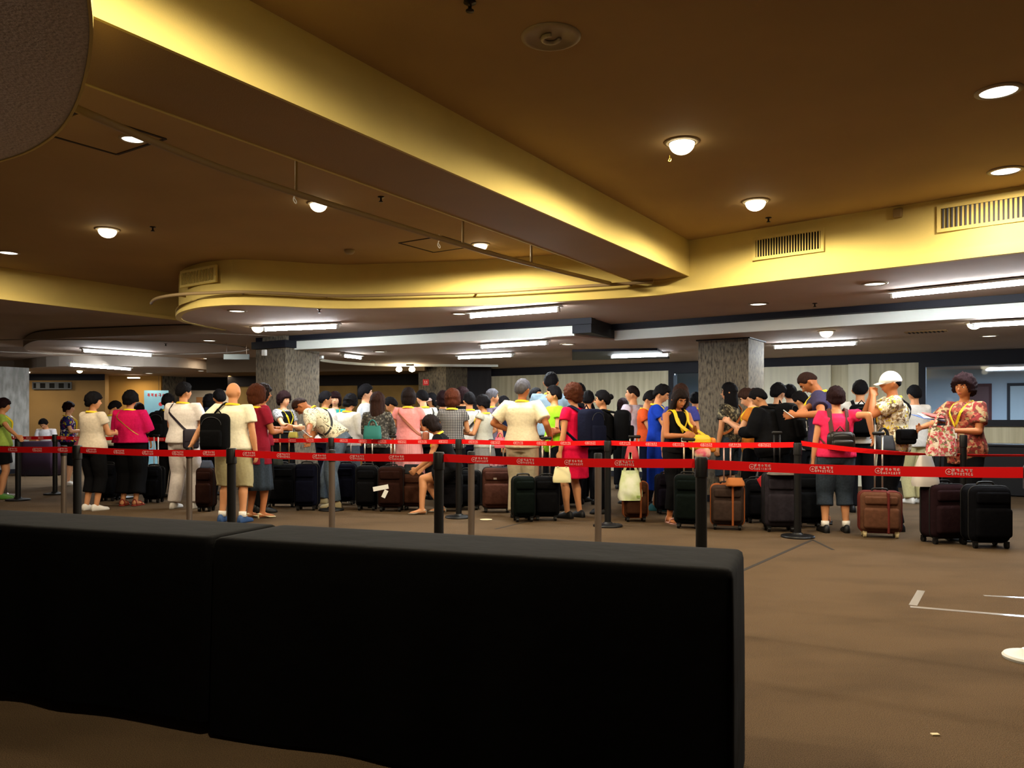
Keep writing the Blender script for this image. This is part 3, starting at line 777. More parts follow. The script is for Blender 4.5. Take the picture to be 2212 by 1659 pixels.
# small fittings on the ceilings and the dark mottled column
p = wp(571, 762, 131); t = empty('wall_box', p, -ROT, 'small white box near the top of the dark mottled column', 'box')
MB().rbox((0, 0.0, 0), (0.09, 0.05, 0.10), 0.01, 2).build('body', WHITEP, t)
p = wp(511, 771, 118); t = empty('hanging_sign', p, 0.05, 'pale blue grey sign box hanging beside the dark mottled column', 'sign')
MB().rbox((0, 0, 0), (0.46, 0.06, 0.10), 0.01, 2).build('panel', mat('pale_blue_sign', '9db0bf', rough=0.5), t)
for sx in (-1, 1): MB().tube([(sx * 0.18, 0, 0.05), (sx * 0.18, 0, ZS - p.z)], 0.006, 6).build('hanger', CHROME, t)
def hatch(c, w, l, z, label):
    t = empty('ceiling_hatch', (c.x, c.y, z), -ROT, label, 'hatch')
    fr = MB()
    for cx, cy, a, b in ((0, l / 2, w, 0.02), (0, -l / 2, w, 0.02), (w / 2, 0, 0.02, l), (-w / 2, 0, 0.02, l)):
        fr.box((cx, cy, -0.003), (a, b, 0.006))
    fr.build('frame', mat('hatch_gap', '33281f', rough=0.8), t)
    MB().box((0, 0, -0.002), (w - 0.04, l - 0.04, 0.004)).build('panel', CEILP, t)
hatch(atz(215, 290, ZC), 0.6, 0.6, ZC, 'square access hatch in the ceiling near the rounded bulkhead')
hatch(atz(945, 528, ZC), 0.6, 0.6, ZC, 'square access hatch in the ceiling before the curved soffit')
c = atz(2000, 716, ZL)
vt = empty('ceiling_grille', (c.x, c.y, ZL), -ROT, 'flat air grille in the low ceiling above the interior window', 'vent')
MB().box((0, 0, -0.005), (0.5, 0.22, 0.01)).build('frame', CEILP, vt)
sl = MB()
for k in range(9): sl.box((-0.2 + 0.05 * k, 0, -0.013), (0.02, 0.16, 0.006))
sl.build('slats', mat('vent_dark', '0b0a09'), vt)
# ------------------------------------------------------------------ people
SKINS = [mat('skin_light', 'd9a27e', rough=0.6), mat('skin_mid', 'c68a60', rough=0.6), mat('skin_tan', 'a8683f', rough=0.6)]
HAIRS = {k: mat('hair_' + k, c, rough=0.75, spec=0.10, noise_amt=0.25, noise_scale=30, bump=0.5, bump_scale=50, stretch=(3, 3, 0.35)) for k, c in
         dict(black='09070a', brown='2a1812', red='401c0d', auburn='3f1c0b', grey='4a484c', darkred='1c0a0c', brunette='180e0b').items()}
EYEW = mat('eye_white', 'e8e4de', rough=0.3); EYED = mat('eye_iris', '1a100c', rough=0.2); LIP = mat('lips', 'a8564c', rough=0.5)
REMESH = []          # (object, voxel, smooth iterations): applied together at the end

HX, HYD, HZ = 0.078, 0.094, 0.113
def head_surface(d):
    """point on the face/skull for a unit direction (x side, y front, z up)"""
    x, y, z = d
    px, py, pz = HX * x, HYD * y, HZ * z
    low = sstep(-0.1, -1.0, z)
    px *= 1 - 0.30 * low
    if y > 0: py *= 1 - 0.10 * sstep(0.2, 1, y) * (1 - abs(z)); 
    if z < -0.2 and y < 0: py *= 1 - 0.45 * low
    if z < -0.55 and y > 0: py += 0.016 * sstep(-0.55, -0.85, z) * y                      # chin
    if y > 0.5:
        py += 0.030 * math.exp(-((x / 0.13) ** 2)) * math.exp(-(((z + 0.20) / 0.15) ** 2))  # nose tip
        py += 0.012 * math.exp(-((x / 0.09) ** 2)) * math.exp(-(((z - 0.0) / 0.2) ** 2))    # bridge
        py -= 0.009 * math.exp(-(((abs(x) - 0.38) / 0.16) ** 2)) * math.exp(-(((z - 0.05) / 0.13) ** 2))  # eye sockets
        py += 0.005 * math.exp(-((x / 0.4) ** 2)) * math.exp(-(((z + 0.52) / 0.1) ** 2))    # mouth
        py += 0.005 * math.exp(-(((z - 0.27) / 0.12) ** 2)) * sstep(0.7, 0.2, abs(x))       # brow
    return V((px, py, pz))
def star(mb, fn, nu=28, nv=20):
    """closed surface: fn(unit direction) -> point"""
    rings = []
    for i in range(1, nv):
        e = -PI / 2 + PI * i / nv
        rings.append([fn((math.cos(e) * math.cos(2 * PI * j / nu), math.cos(e) * math.sin(2 * PI * j / nu), math.sin(e))) for j in range(nu)])
    bot, top = fn((0, 0, -1)), fn((0, 0, 1))
    n0 = len(mb.v)
    mb.loft(rings, cap=False)
    b = len(mb.v); mb.v += [V(bot), V(top)]
    m = len(rings)
    for j in range(nu):
        mb.f.append((n0 + (j + 1) % nu, n0 + j, b))
        mb.f.append((n0 + (m - 1) * nu + j, n0 + (m - 1) * nu + (j + 1) % nu, b + 1))

def ell(c, u, v, n=20):
    return [c + u * math.cos(2 * PI * j / n) + v * math.sin(2 * PI * j / n) for j in range(n)]
def limb(mb, pts, rad, n=12, round_end=True, round_start=True):
    P, R = [V(p) for p in pts], list(rad)
    if round_start:
        d = (P[0] - P[1]).normalized(); r = R[0]
        P = [P[0] + d * r * 0.9, P[0] + d * r * 0.6] + P; R = [r * 0.35, r * 0.8] + R
    if round_end:
        d = (P[-1] - P[-2]).normalized(); r = R[-1]
        P = P + [P[-1] + d * r * 0.6, P[-1] + d * r * 0.9]; R = R + [r * 0.8, r * 0.35]
    mb.tube(P, R, n)
def ik(S, T, a, b, hint):
    d = T - S; L = d.length
    if L > (a + b) * 0.995:
        T = S + d.normalized() * (a + b) * 0.995; d = T - S; L = d.length
    L = max(L, abs(a - b) + 0.02)
    x = (a * a - b * b + L * L) / (2 * L)
    h = math.sqrt(max(0.0, a * a - x * x))
    dn = d.normalized(); hv = V(hint); hv = hv - dn * hv.dot(dn)
    hv = hv.normalized() if hv.length > 1e-5 else dn.orthogonal().normalized()
    return S + dn * x + hv * h, T
TORSO = [(-0.11, 0.115, 0.095), (-0.05, 0.158, 0.116), (0.0, 0.168, 0.122), (0.07, 0.160, 0.112), (0.14, 0.142, 0.102), (0.20, 0.136, 0.100),
         (0.28, 0.146, 0.106), (0.36, 0.156, 0.112), (0.42, 0.154, 0.100), (0.455, 0.130, 0.084), (0.485, 0.085, 0.066), (0.505, 0.060, 0.058)]

class Pose:
    pass
def torso_r(p, t):
    T = p.tor
    if t <= T[0][0]: return T[0][1], T[0][2]
    for (a, ax, ay), (b, bx, by) in zip(T, T[1:]):
        if t <= b:
            k = (t - a) / (b - a); return ax + (bx - ax) * k, ay + (by - ay) * k
    return T[-1][1], T[-1][2]
def tp(p, t, phi, out=0.0):
    """point on the torso surface: phi 0 = back, 90 = right side, 180 = front"""
    rx, ry = torso_r(p, t)
    a = math.radians(phi)
    return p.P + p.s * t * p.k + p.x * (math.sin(a) * (rx * p.k + out)) - p.f * (math.cos(a) * (ry * p.k + out))

def make_pose(H, male, fat, lean, hp, hy, hroll, arms, legs, loc, rz, pelz=None):
    p = Pose(); k = H / 1.65; p.k = k; p.male = male
    L = math.radians(lean)
    p.s = V((0, math.sin(L), math.cos(L))); p.f = V((0, math.cos(L), -math.sin(L))); p.x = V((1, 0, 0))
    p.P = V((0, -0.14 * math.sin(L) * k, (0.90 if pelz is None else pelz) * k))
    wid = 1.06 if male else 1.0
    p.tor = [(t, rx * fat * (wid if t > 0.25 else (0.97 if male else 1.0)) if t < 0.45 else rx, ry * fat if t < 0.45 else ry) for t, rx, ry in TORSO]
    p.shw = (0.178 if male else 0.160) * (0.5 + 0.5 * fat)
    p.M = Matrix.Translation(V((loc.x, loc.y, loc.z))) @ Matrix.Rotation(rz, 4, 'Z')
    Mi = p.M.inverted()
    neck = p.P + p.s * 0.50 * k
    nl = math.radians(lean * 0.75 + hp * 0.45)
    nd = V((0, math.sin(nl), math.cos(nl)))
    p.neck0 = neck; 
    hL = math.radians(lean * 0.75 + hp)
    R = Matrix.Rotation(-math.radians(hy), 3, 'Z') @ Matrix.Rotation(-hL, 3, 'X') @ Matrix.Rotation(math.radians(hroll), 3, 'Y')
    p.R = R
    p.neck1 = neck + nd * 0.065 * k
    p.head = p.neck1 + R @ V((0, 0.012, 0.080)) * k
    p.arms = []
    for sg, spec in ((-1, arms[0]), (1, arms[1])):
        S = p.P + p.s * 0.445 * k + p.x * sg * p.shw * k
        hint = V((sg * 0.5, -0.7, -0.4))
        frame = lambda v: p.x * v[0] + p.f * v[1] + p.s * v[2]
        fr2 = lambda v: V(v)
        if isinstance(spec, tuple) and spec[0] == 'w':
            T = Mi @ wp(*spec[1:4])
            if len(spec) > 4: hint = V((sg * spec[4][0], spec[4][1], spec[4][2]))
        else:
            q = {'hang': (sg * 0.075, 0.03, -0.505), 'bent': (-sg * 0.06, 0.29, -0.25), 'low': (-sg * 0.07, 0.21, -0.40), 'hip': (sg * 0.0, 0.10, -0.30),
                 'fwd': (sg * 0.02, 0.42, -0.22), 'mouth': (-sg * 0.13, 0.20, 0.06), 'phone': (-sg * 0.10, 0.30, -0.14), 'side': (sg * 0.30, 0.05, -0.40), 'knee': (-sg * 0.02, 0.27, -0.40),
                 'down': (sg * 0.02, 0.20, -0.47), 'back': (sg * 0.1, -0.15, -0.48)}[spec]
            T = S + fr2(q) * k
            if spec == 'hip': hint = V((sg * 1.0, -0.6, 0))
            if spec == 'mouth': hint = V((sg * 0.4, 0.5, -0.9))
        E, W = ik(S, T, 0.275 * k, 0.235 * k, hint)
        p.arms.append((sg, S, E, W))
    p.legs = []
    for sg, spec in ((-1, legs[0]), (1, legs[1])):
        hj = p.P + V((sg * 0.088 * k, 0, -0.045 * k))
        if spec is None: A = V((sg * 0.095 * k, -0.02 * k, 0.078 * k)); toe = V((sg * 0.12, 1, 0))
        elif len(spec) == 2: A = V((spec[0] * k, spec[1] * k, 0.078 * k)); toe = V((sg * 0.12, 1, 0))
        else: A = V((spec[0] * k, spec[1] * k, 0.078 * k)); toe = V((spec[2][0], spec[2][1], 0))
        Kn, A = ik(hj, A, 0.395 * k, 0.395 * k, V((sg * 0.05, 1, 0)))
        p.legs.append((sg, hj, Kn, A, toe.normalized()))
    return p

def hand(mb, W, d, nrm, sg, k, curl=0.5):
    """palm with five separate fingers: d along the forearm, nrm out of the palm"""
    a = d.cross(nrm).normalized() * sg       # towards the thumb side
    pe = W + d * 0.085 * k
    rings = [ell(W - d * 0.02 * k, a * 0.024 * k, nrm * 0.019 * k, 12), ell(W + d * 0.02 * k, a * 0.032 * k, nrm * 0.016 * k, 12),
             ell(W + d * 0.06 * k, a * 0.040 * k, nrm * 0.014 * k, 12), ell(pe, a * 0.041 * k, nrm * 0.012 * k, 12), ell(pe + d * 0.006 * k, a * 0.034 * k, nrm * 0.008 * k, 12)]
    mb.loft(rings)
    for i, ln in enumerate((0.066, 0.075, 0.070, 0.055)):
        b = pe + a * (0.033 - 0.022 * i) * k - d * 0.008 * k
        c1, c2 = curl * 0.7, curl * 1.5
        spread = a * (0.10 - 0.07 * i)
        d1 = (d * math.cos(c1) + nrm * math.sin(c1) + spread).normalized(); d2 = (d * math.cos(c2) + nrm * math.sin(c2) + spread * 0.6).normalized()
        m1 = b + d1 * ln * 0.55 * k
        limb(mb, [b, m1, m1 + d2 * ln * 0.5 * k], [0.0095 * k, 0.0088 * k, 0.0075 * k], 8, True, False)
    tb = W + d * 0.022 * k + a * 0.026 * k
    td = (d * 0.72 + a * 0.62 + nrm * 0.35).normalized(); t2 = (d * 0.9 + a * 0.12 + nrm * 0.45).normalized()
    tm = tb + td * 0.040 * k
    limb(mb, [tb, tm, tm + t2 * 0.030 * k], [0.0125 * k, 0.0105 * k, 0.0085 * k], 8, True, True)

def torso_rings(p, t0, t1, infl, n=24, flare=0.0):
    ts = sorted({t0, t1} | {t for t, _, _ in p.tor if t0 < t < t1})
    out = []
    for t in ts:
        rx, ry = torso_r(p, t)
        w = infl * (1.0 if t < 0.44 else max(0.4, 1 - (t - 0.44) * 8)) + flare * max(0, (0.2 - t))
        if t < 0.30: w += infl * 0.25
        if p.male and t < 0.16: rx, ry = max(rx, 0.150), max(ry, 0.108)
        c = p.P + p.s * t * p.k
        out.append(ell(c, p.x * (rx * p.k + w), p.f * (ry * p.k + w), n))
    return out
def add_body(p, mb):
    k = p.k
    mb.loft(torso_rings_plain(p))
    mb.tube([p.neck0 - p.s * 0.04 * k, p.neck0 + (p.neck1 - p.neck0) * 0.5, p.neck1 + (p.head - p.neck1) * 0.4], [0.060 * k, 0.053 * k if p.male else 0.048 * k, 0.050 * k], 14)
    star(mb, lambda d: p.head + p.R @ head_surface(d) * k, 36, 28)
    for sg in (-1, 1):  # ears
        c = p.head + p.R @ V((sg * 0.080, -0.008, -0.012)) * k
        limb(mb, [c + p.R @ V((0, 0, 0.024)) * k, c + p.R @ V((sg * 0.012, -0.008, 0.010)) * k, c + p.R @ V((0, 0, -0.026)) * k], [0.012 * k, 0.016 * k, 0.010 * k], 8)
    for sg, S, E, W in p.arms:
        f = 1.08 if p.male else 0.98
        sh_in = S - p.x * sg * 0.05 * k
        limb(mb, [sh_in, S, S + (E - S) * 0.4, E], [0.050 * k, 0.050 * k * f, 0.044 * k * f, 0.036 * k * f], 14)
        limb(mb, [E, E + (W - E) * 0.3, W], [0.036 * k * f, 0.038 * k * f, 0.026 * k * f], 12)
        d = (W - E).normalized()
        nrm = V((-sg, 0.15, 0)); nrm = nrm - d * nrm.dot(d)
        if nrm.length < 0.35: nrm = V((0, 0, -1)) - d * d.dot(V((0, 0, -1)))
        hand(mb, W, d, nrm.normalized(), 1 if sg * 1 > 0 else -1, k)
    for sg, hj, Kn, A, toe in p.legs:
        limb(mb, [hj + V((0, 0, 0.02)) * k, hj + (Kn - hj) * 0.35, hj + (Kn - hj) * 0.75, Kn], [0.086 * k, 0.080 * k, 0.062 * k, 0.053 * k], 16)
        back = (Kn - hj).normalized().cross(V((1, 0, 0)))
        limb(mb, [Kn, Kn + (A - Kn) * 0.3 - toe * 0.012 * k, Kn + (A - Kn) * 0.65, A], [0.052 * k, 0.056 * k, 0.042 * k, 0.034 * k], 14)
        z0 = A.z - 0.078 * k
        sd = V((-toe.y, toe.x, 0))
        rings = []
        for y, w, h in ((-0.055, 0.026, 0.05), (-0.02, 0.032, 0.085), (0.04, 0.036, 0.062), (0.10, 0.042, 0.040), (0.145, 0.040, 0.026), (0.168, 0.026, 0.016)):
            c = V((A.x, A.y, z0 + 0.012 * k)) + toe * y * k
            rings.append(ell(c + V((0, 0, h / 2 * k)), sd * w * k, V((0, 0, h / 2 * k)), 12))
        mb.loft(rings)
def torso_rings_plain(p):
    return [ell(p.P + p.s * t * p.k, p.x * rx * p.k, p.f * ry * p.k, 22) for t, rx, ry in p.tor]

def hair_mesh(p, style, seed=0, thick=1.0):
    k = p.k
    mb = MB()
    front = {'short': 0.50, 'bob': 0.28, 'fringe': 0.22, 'long': 0.45, 'crop': 0.55, 'curly': 0.36, 'bun': 0.45, 'pixie': 0.30, 'bald': 0.9}[style]
    side = {'short': -0.08, 'bob': -0.72, 'fringe': -0.45, 'long': -0.95, 'crop': 0.05, 'curly': -0.45, 'bun': -0.10, 'pixie': -0.30, 'bald': 0}[style]
    back = {'short': -0.52, 'bob': -0.86, 'fringe': -0.75, 'long': -0.97, 'crop': -0.35, 'curly': -0.80, 'bun': -0.55, 'pixie': -0.68, 'bald': 0}[style]
    th = {'short': 0.016, 'bob': 0.024, 'fringe': 0.022, 'long': 0.020, 'crop': 0.007, 'curly': 0.034, 'bun': 0.016, 'pixie': 0.020, 'bald': 0}[style] * thick
    drop = {'bob': 0.150, 'long': 0.36, 'curly': 0.125, 'fringe': 0.128, 'pixie': 0.118}.get(style, 0.112)
    def fn(d):
        x, y, z = d
        az = abs(math.degrees(math.atan2(x, y)))      # 0 front, 180 back
        lim = front + (side - front) * sstep(38, 78, az) if az < 100 else side + (back - side) * sstep(100, 150, az)
        cov = sstep(lim - 0.05, lim + 0.07, z)
        nz = noise.noise(V((x * 5 + seed, y * 5, z * (2.0 if style != 'curly' else 5))))
        nz2 = noise.noise(V((x * 14 + seed, y * 14, z * (3.0 if style != 'curly' else 14))))
        t = th * (1 + 0.35 * nz + (0.30 if style != 'curly' else 0.6) * nz2) + 0.004 + th * 0.35 * max(0, z)
        base = head_surface(d)
        if style in ('bob', 'long', 'curly', 'fringe', 'pixie') and z < 0:
            c = max(1e-4, math.hypot(x, y))
            rad = (1 - (-z) ** 3) ** 0.5 if style != 'long' else (1 - (-z) ** 6) ** 0.5
            hx, hy = x / c, y / c
            out = V((hx * (HX + t) * rad, hy * (HYD + t) * rad * (0.9 if y < 0 else 1), z * drop))
            if style == 'long' and y < 0: out.y -= 0.03 * (-z)
        else:
            n = V((x / HX, y / HYD, z / HZ)).normalized()
            out = base + n * t
        inner = base * 0.88
        return p.head + p.R @ (inner + (out - inner) * cov) * k
    star(mb, fn, 44, 30)
    if style == 'bun':
        c = p.head + p.R @ V((0, -0.115, 0.045)) * k
        star(mb, lambda d: c + V(d) * (0.040 + 0.006 * noise.noise(V(d) * 4)) * k, 16, 12)
    return mb

def face_features(root, p, skin):
    k = p.k
    def on(x, z, out=0.002):
        y = math.sqrt(max(0.05, 1 - min(0.9, x * x + z * z)))
        return p.head + p.R @ (head_surface((x, y, z)) + V((0, out, 0))) * k
    for sg in (-1, 1):
        c = on(sg * 0.38, 0.04, 0.000)
        mb = MB(); star(mb, lambda d: c + p.R @ V((d[0] * 0.0145, d[1] * 0.006, d[2] * 0.0062)) * k, 12, 8)
        e = mb.build('eye', EYEW, root, smooth=True)
        c2 = c + p.R @ V((0, 0.0045, 0)) * k
        mb = MB(); star(mb, lambda d: c2 + p.R @ V((d[0] * 0.0062, d[1] * 0.0030, d[2] * 0.0060)) * k, 10, 6)
        mb.build('iris', EYED, e, smooth=True)
        pts = [on(sg * q, zz, 0.003) for q, zz in ((0.20, 0.23), (0.36, 0.29), (0.54, 0.24))]
        MB().tube(smooth_path(pts, 3), 0.0042 * k, 6).build('eyebrow', HAIRS['black'], root, smooth=True)
    pts = [on(q, -0.53 + 0.02 * (1 - abs(q) * 4), 0.003) for q in (-0.24, -0.12, 0, 0.12, 0.24)]
    MB().tube(smooth_path(pts, 3), [0.002 * k] + [0.006 * k] * 11 + [0.002 * k], 8).build('lips', LIP, root, smooth=True)

def do_remesh(o, vox, it=3):
    REMESH.append((o, vox, it))
def shirt_part(p, root, m, name='shirt', hem=-0.03, sleeve=0.5, infl=0.016, top=0.495, flare=0.05, vox=0.013, skirt=None, slim=1.0):
    mb = MB(); k = p.k
    mb.loft(torso_rings(p, hem, top, infl, flare=flare))
    if skirt:                                            # (bottom z, flare) : the dress goes on below
        zb, fl = skirt
        rings = []
        for i in range(9):
            q = i / 8
            c = p.P + V((0, 0, (0.12 * k) * (1 - q) + (zb * k - p.P.z) * q)); c.x = 0
            rx, ry = torso_r(p, 0.1 - 0.12 * min(1, q * 2))
            rx, ry = (rx + infl + fl * q) * k, (ry + infl + fl * q) * k
            ring = []
            for j in range(48):
                a = 2 * PI * j / 48
                w = 1 + 0.045 * q * math.sin(a * 9 + 1) + 0.02 * q * math.sin(a * 5)
                ring.append(c + V((rx * w * math.cos(a), ry * w * math.sin(a), 0)))
            rings.append(ring)
        mb.loft(rings[::-1])
    if sleeve > 0:
        for sg, S, E, W in p.arms:
            f = 1.08 if p.male else 1.0
            pts = [S - p.x * sg * 0.075 * k, S - p.x * sg * 0.01 * k, S + (E - S) * min(sleeve, 1.0) * 0.5, S + (E - S) * min(sleeve, 1.0)]
            r = [0.058 * k, (0.054 * f) * k + infl, (0.050 * f) * k + infl * 1.15, (0.046 * f) * k + infl * 1.35]
            if sleeve > 1:
                q = sleeve - 1
                r[3] = 0.042 * k * f + infl
                pts += [E + (W - E) * q * 0.5, E + (W - E) * q]; r += [0.041 * k * f + infl * 0.8, 0.031 * k * f + infl * 0.8]
            limb(mb, pts, r, 16, round_end=False, round_start=True)
    o = mb.build(name, m, root, smooth=True)
    do_remesh(o, vox, 2)
    return o
def trouser_part(p, root, m, length=1.0, name='trousers', loose=0.016, waist=0.13, vox=0.013):
    """length: 1 = ankle, 0 = knee, negative = above the knee (fraction of the thigh)"""
    mb = MB(); k = p.k
    mb.loft(torso_rings(p, -0.11, waist, min(loose * 0.8, 0.010)))
    for sg, hj, Kn, A, toe in p.legs:
        pts = [hj + V((0, 0, 0.05 * k)), hj + (Kn - hj) * 0.30, hj + (Kn - hj) * 0.66]
        r = [0.090 * k + loose, 0.086 * k + loose, 0.070 * k + loose * 1.3]
        if length <= 0:
            pts.append(Kn + (hj - Kn) * (-length)); r.append(0.062 * k + loose * 1.9)
        else:
            pts += [Kn, Kn + (A - Kn) * length * 0.5, Kn + (A - Kn) * length]
            r += [0.060 * k + loose * 1.2, 0.056 * k + loose * 1.1, 0.047 * k + loose * (1.2 if length > 0.8 else 1.5)]
        limb(mb, pts, r, 16, round_end=False)
    o = mb.build(name, m, root, smooth=True)
    do_remesh(o, vox, 2)
    return o
def skirt_part(p, root, m, zb=0.45, flare=0.03, name='skirt', folds=10):
    k = p.k; mb = MB(); rings = []
    for i in range(10):
        q = i / 9
        z = (p.P.z + 0.12 * k) * (1 - q) + zb * k * q
        rx, ry = torso_r(p, 0.12 - 0.14 * min(1, q * 2))
        rx, ry = (rx + 0.014 + flare * q) * k, (ry + 0.014 + flare * q) * k
        rings.append([V((p.P.x + rx * (1 + 0.05 * q * math.sin(a * folds)) * math.cos(a), p.P.y + ry * (1 + 0.05 * q * math.sin(a * folds)) * math.sin(a), z)) for a in [2 * PI * j / 60 for j in range(60)]])
    return mb.loft(rings[::-1]).build(name, m, root, smooth=True)
def shoe_part(p, root, m, kind='shoe', sockm=None):
    k = p.k
    for sg, hj, Kn, A, toe in p.legs:
        z0 = A.z - 0.078 * k; sd = V((-toe.y, toe.x, 0)); c0 = V((A.x, A.y, z0))
        mb = MB(); rings = []
        if kind == 'heel':
            prof = ((-0.062, 0.022, 0.050, 0.062), (-0.04, 0.030, 0.048, 0.070), (0.02, 0.034, 0.030, 0.036), (0.09, 0.042, 0.002, 0.034), (0.15, 0.036, 0.0, 0.030), (0.185, 0.012, 0.002, 0.014))
            for y, w, za, zb in prof: rings.append(ell(c0 + toe * y * k + V((0, 0, (za + zb) / 2 * k)), sd * w * k, V((0, 0, (zb - za) / 2 * k + 0.001)), 14))
            mb.loft(rings)
            mb.tube([c0 - toe * 0.045 * k + V((0, 0, 0.055 * k)), c0 - toe * 0.055 * k], [0.018 * k, 0.010 * k], 8)
            o = mb.build('shoe', m, root, smooth=True)
        elif kind == 'sandal':
            for y, w, za, zb in ((-0.07, 0.03, 0.0, 0.016), (-0.03, 0.038, 0, 0.018), (0.08, 0.046, 0, 0.016), (0.15, 0.044, 0, 0.014), (0.18, 0.03, 0, 0.014)):
                rings.append([c0 + toe * y * k + sd * q * w * k + V((0, 0, z * k)) for q, z in ((-1, za), (1, za), (1, zb), (-1, zb))])
            mb.loft(rings)
            for y, w, h in ((0.09, 0.047, 0.055), (-0.03, 0.038, 0.085)):
                mb.tube([c0 + toe * y * k + sd * w * math.cos(a) * k + V((0, 0, (0.012 + h * math.sin(a)) * k)) for a in [PI * j / 8 for j in range(9)]], 0.008 * k, 6)
            o = mb.build('sandal', m, root, smooth=True)
        else:
            for y, w, za, zb in ((-0.078, 0.024, 0.0, 0.060), (-0.055, 0.036, 0.0, 0.092), (-0.01, 0.040, 0.0, 0.098), (0.05, 0.043, 0.0, 0.078), (0.11, 0.049, 0.0, 0.056), (0.165, 0.045, 0.0, 0.046), (0.195, 0.022, 0.002, 0.026)):
                h = zb - za
                rings.append([c0 + toe * y * k + sd * w * qx * k + V((0, 0, (za + h * qz) * k)) for qx, qz in ((-0.9, 0), (0.9, 0), (1, 0.2), (0.95, 0.5), (0.7, 0.85), (0.3, 1), (-0.3, 1), (-0.7, 0.85), (-0.95, 0.5), (-1, 0.2))])
            o = mb.loft(rings).build('shoe', m, root, smooth=True)
        if sockm is not None:
            MB().tube([A + V((0, 0, -0.01 * k)), A + (Kn - A) * 0.14], [0.045 * k, 0.044 * k], 14).build('sock', sockm, root, smooth=True)
def lanyard_part(p, root, badge=True, m=YELLOW, infl=0.03):
    k = p.k; pts = []
    for j in range(28):
        phi = 360.0 * j / 28; a = abs(phi - 180)           # a: 180 back, 0 front
        if a >= 85: t, rr = 0.478 + 0.010 * sstep(85, 180, a), None
        else: t = 0.478 - 0.26 * (1 - a / 85) ** 1.0
        q = math.radians(phi)
        if a >= 85:
            pt = p.P + p.s * (t + 0.018) * k + p.x * math.sin(q) * 0.082 * k - p.f * math.cos(q) * (0.088 if math.cos(q) > 0 else 0.075) * k
        else:
            rx, ry = torso_r(p, t)
            pt = p.P + p.s * (t + 0.012) * k + p.x * math.sin(q) * 0.082 * k + p.f * (ry * k + infl) * (0.55 + 0.45 * sstep(85, 45, a))
        pts.append(pt)
    cen = p.P + p.s * 0.46 * k
    mb = MB(); mb.tube(pts, 0.01, closed=True, flat=(lambda q: (q - cen), 0.024 * k, 0.008))
    o = mb.build('lanyard', m, root)
    if badge:
        c = tp(p, 0.16, 180, infl + 0.02)
        B = Matrix((p.x, p.f, p.s)).transposed()
        MB().box(c, (0.07 * k, 0.006, 0.10 * k), m=B).build('badge', WHITEP, o)
    return o
def strap_loop(p, t_hi, t_lo, side, out=0.035, n=36):
    """closed loop over one shoulder (side=+1 right) and under the other arm at the hip"""
    pts = []
    for j in range(n):
        phi = 360.0 * j / n
        c = math.sin(math.radians(phi)) * side              # +1 at the shoulder side
        q = (c + 1) / 2
        t = t_lo + (t_hi - t_lo) * q
        ph = phi
        rx, ry = torso_r(p, min(t, 0.44))
        a = math.radians(ph)
        sx = math.sin(a) * (rx * p.k + out)
        if c > 0: sx = side * min(abs(sx), (0.118 + 0.01) * p.k)
        hump = 0.0
        yy = math.cos(a) * (ry * p.k + out)
        pts.append(p.P + p.s * t * p.k + p.x * sx - p.f * yy)
    return pts

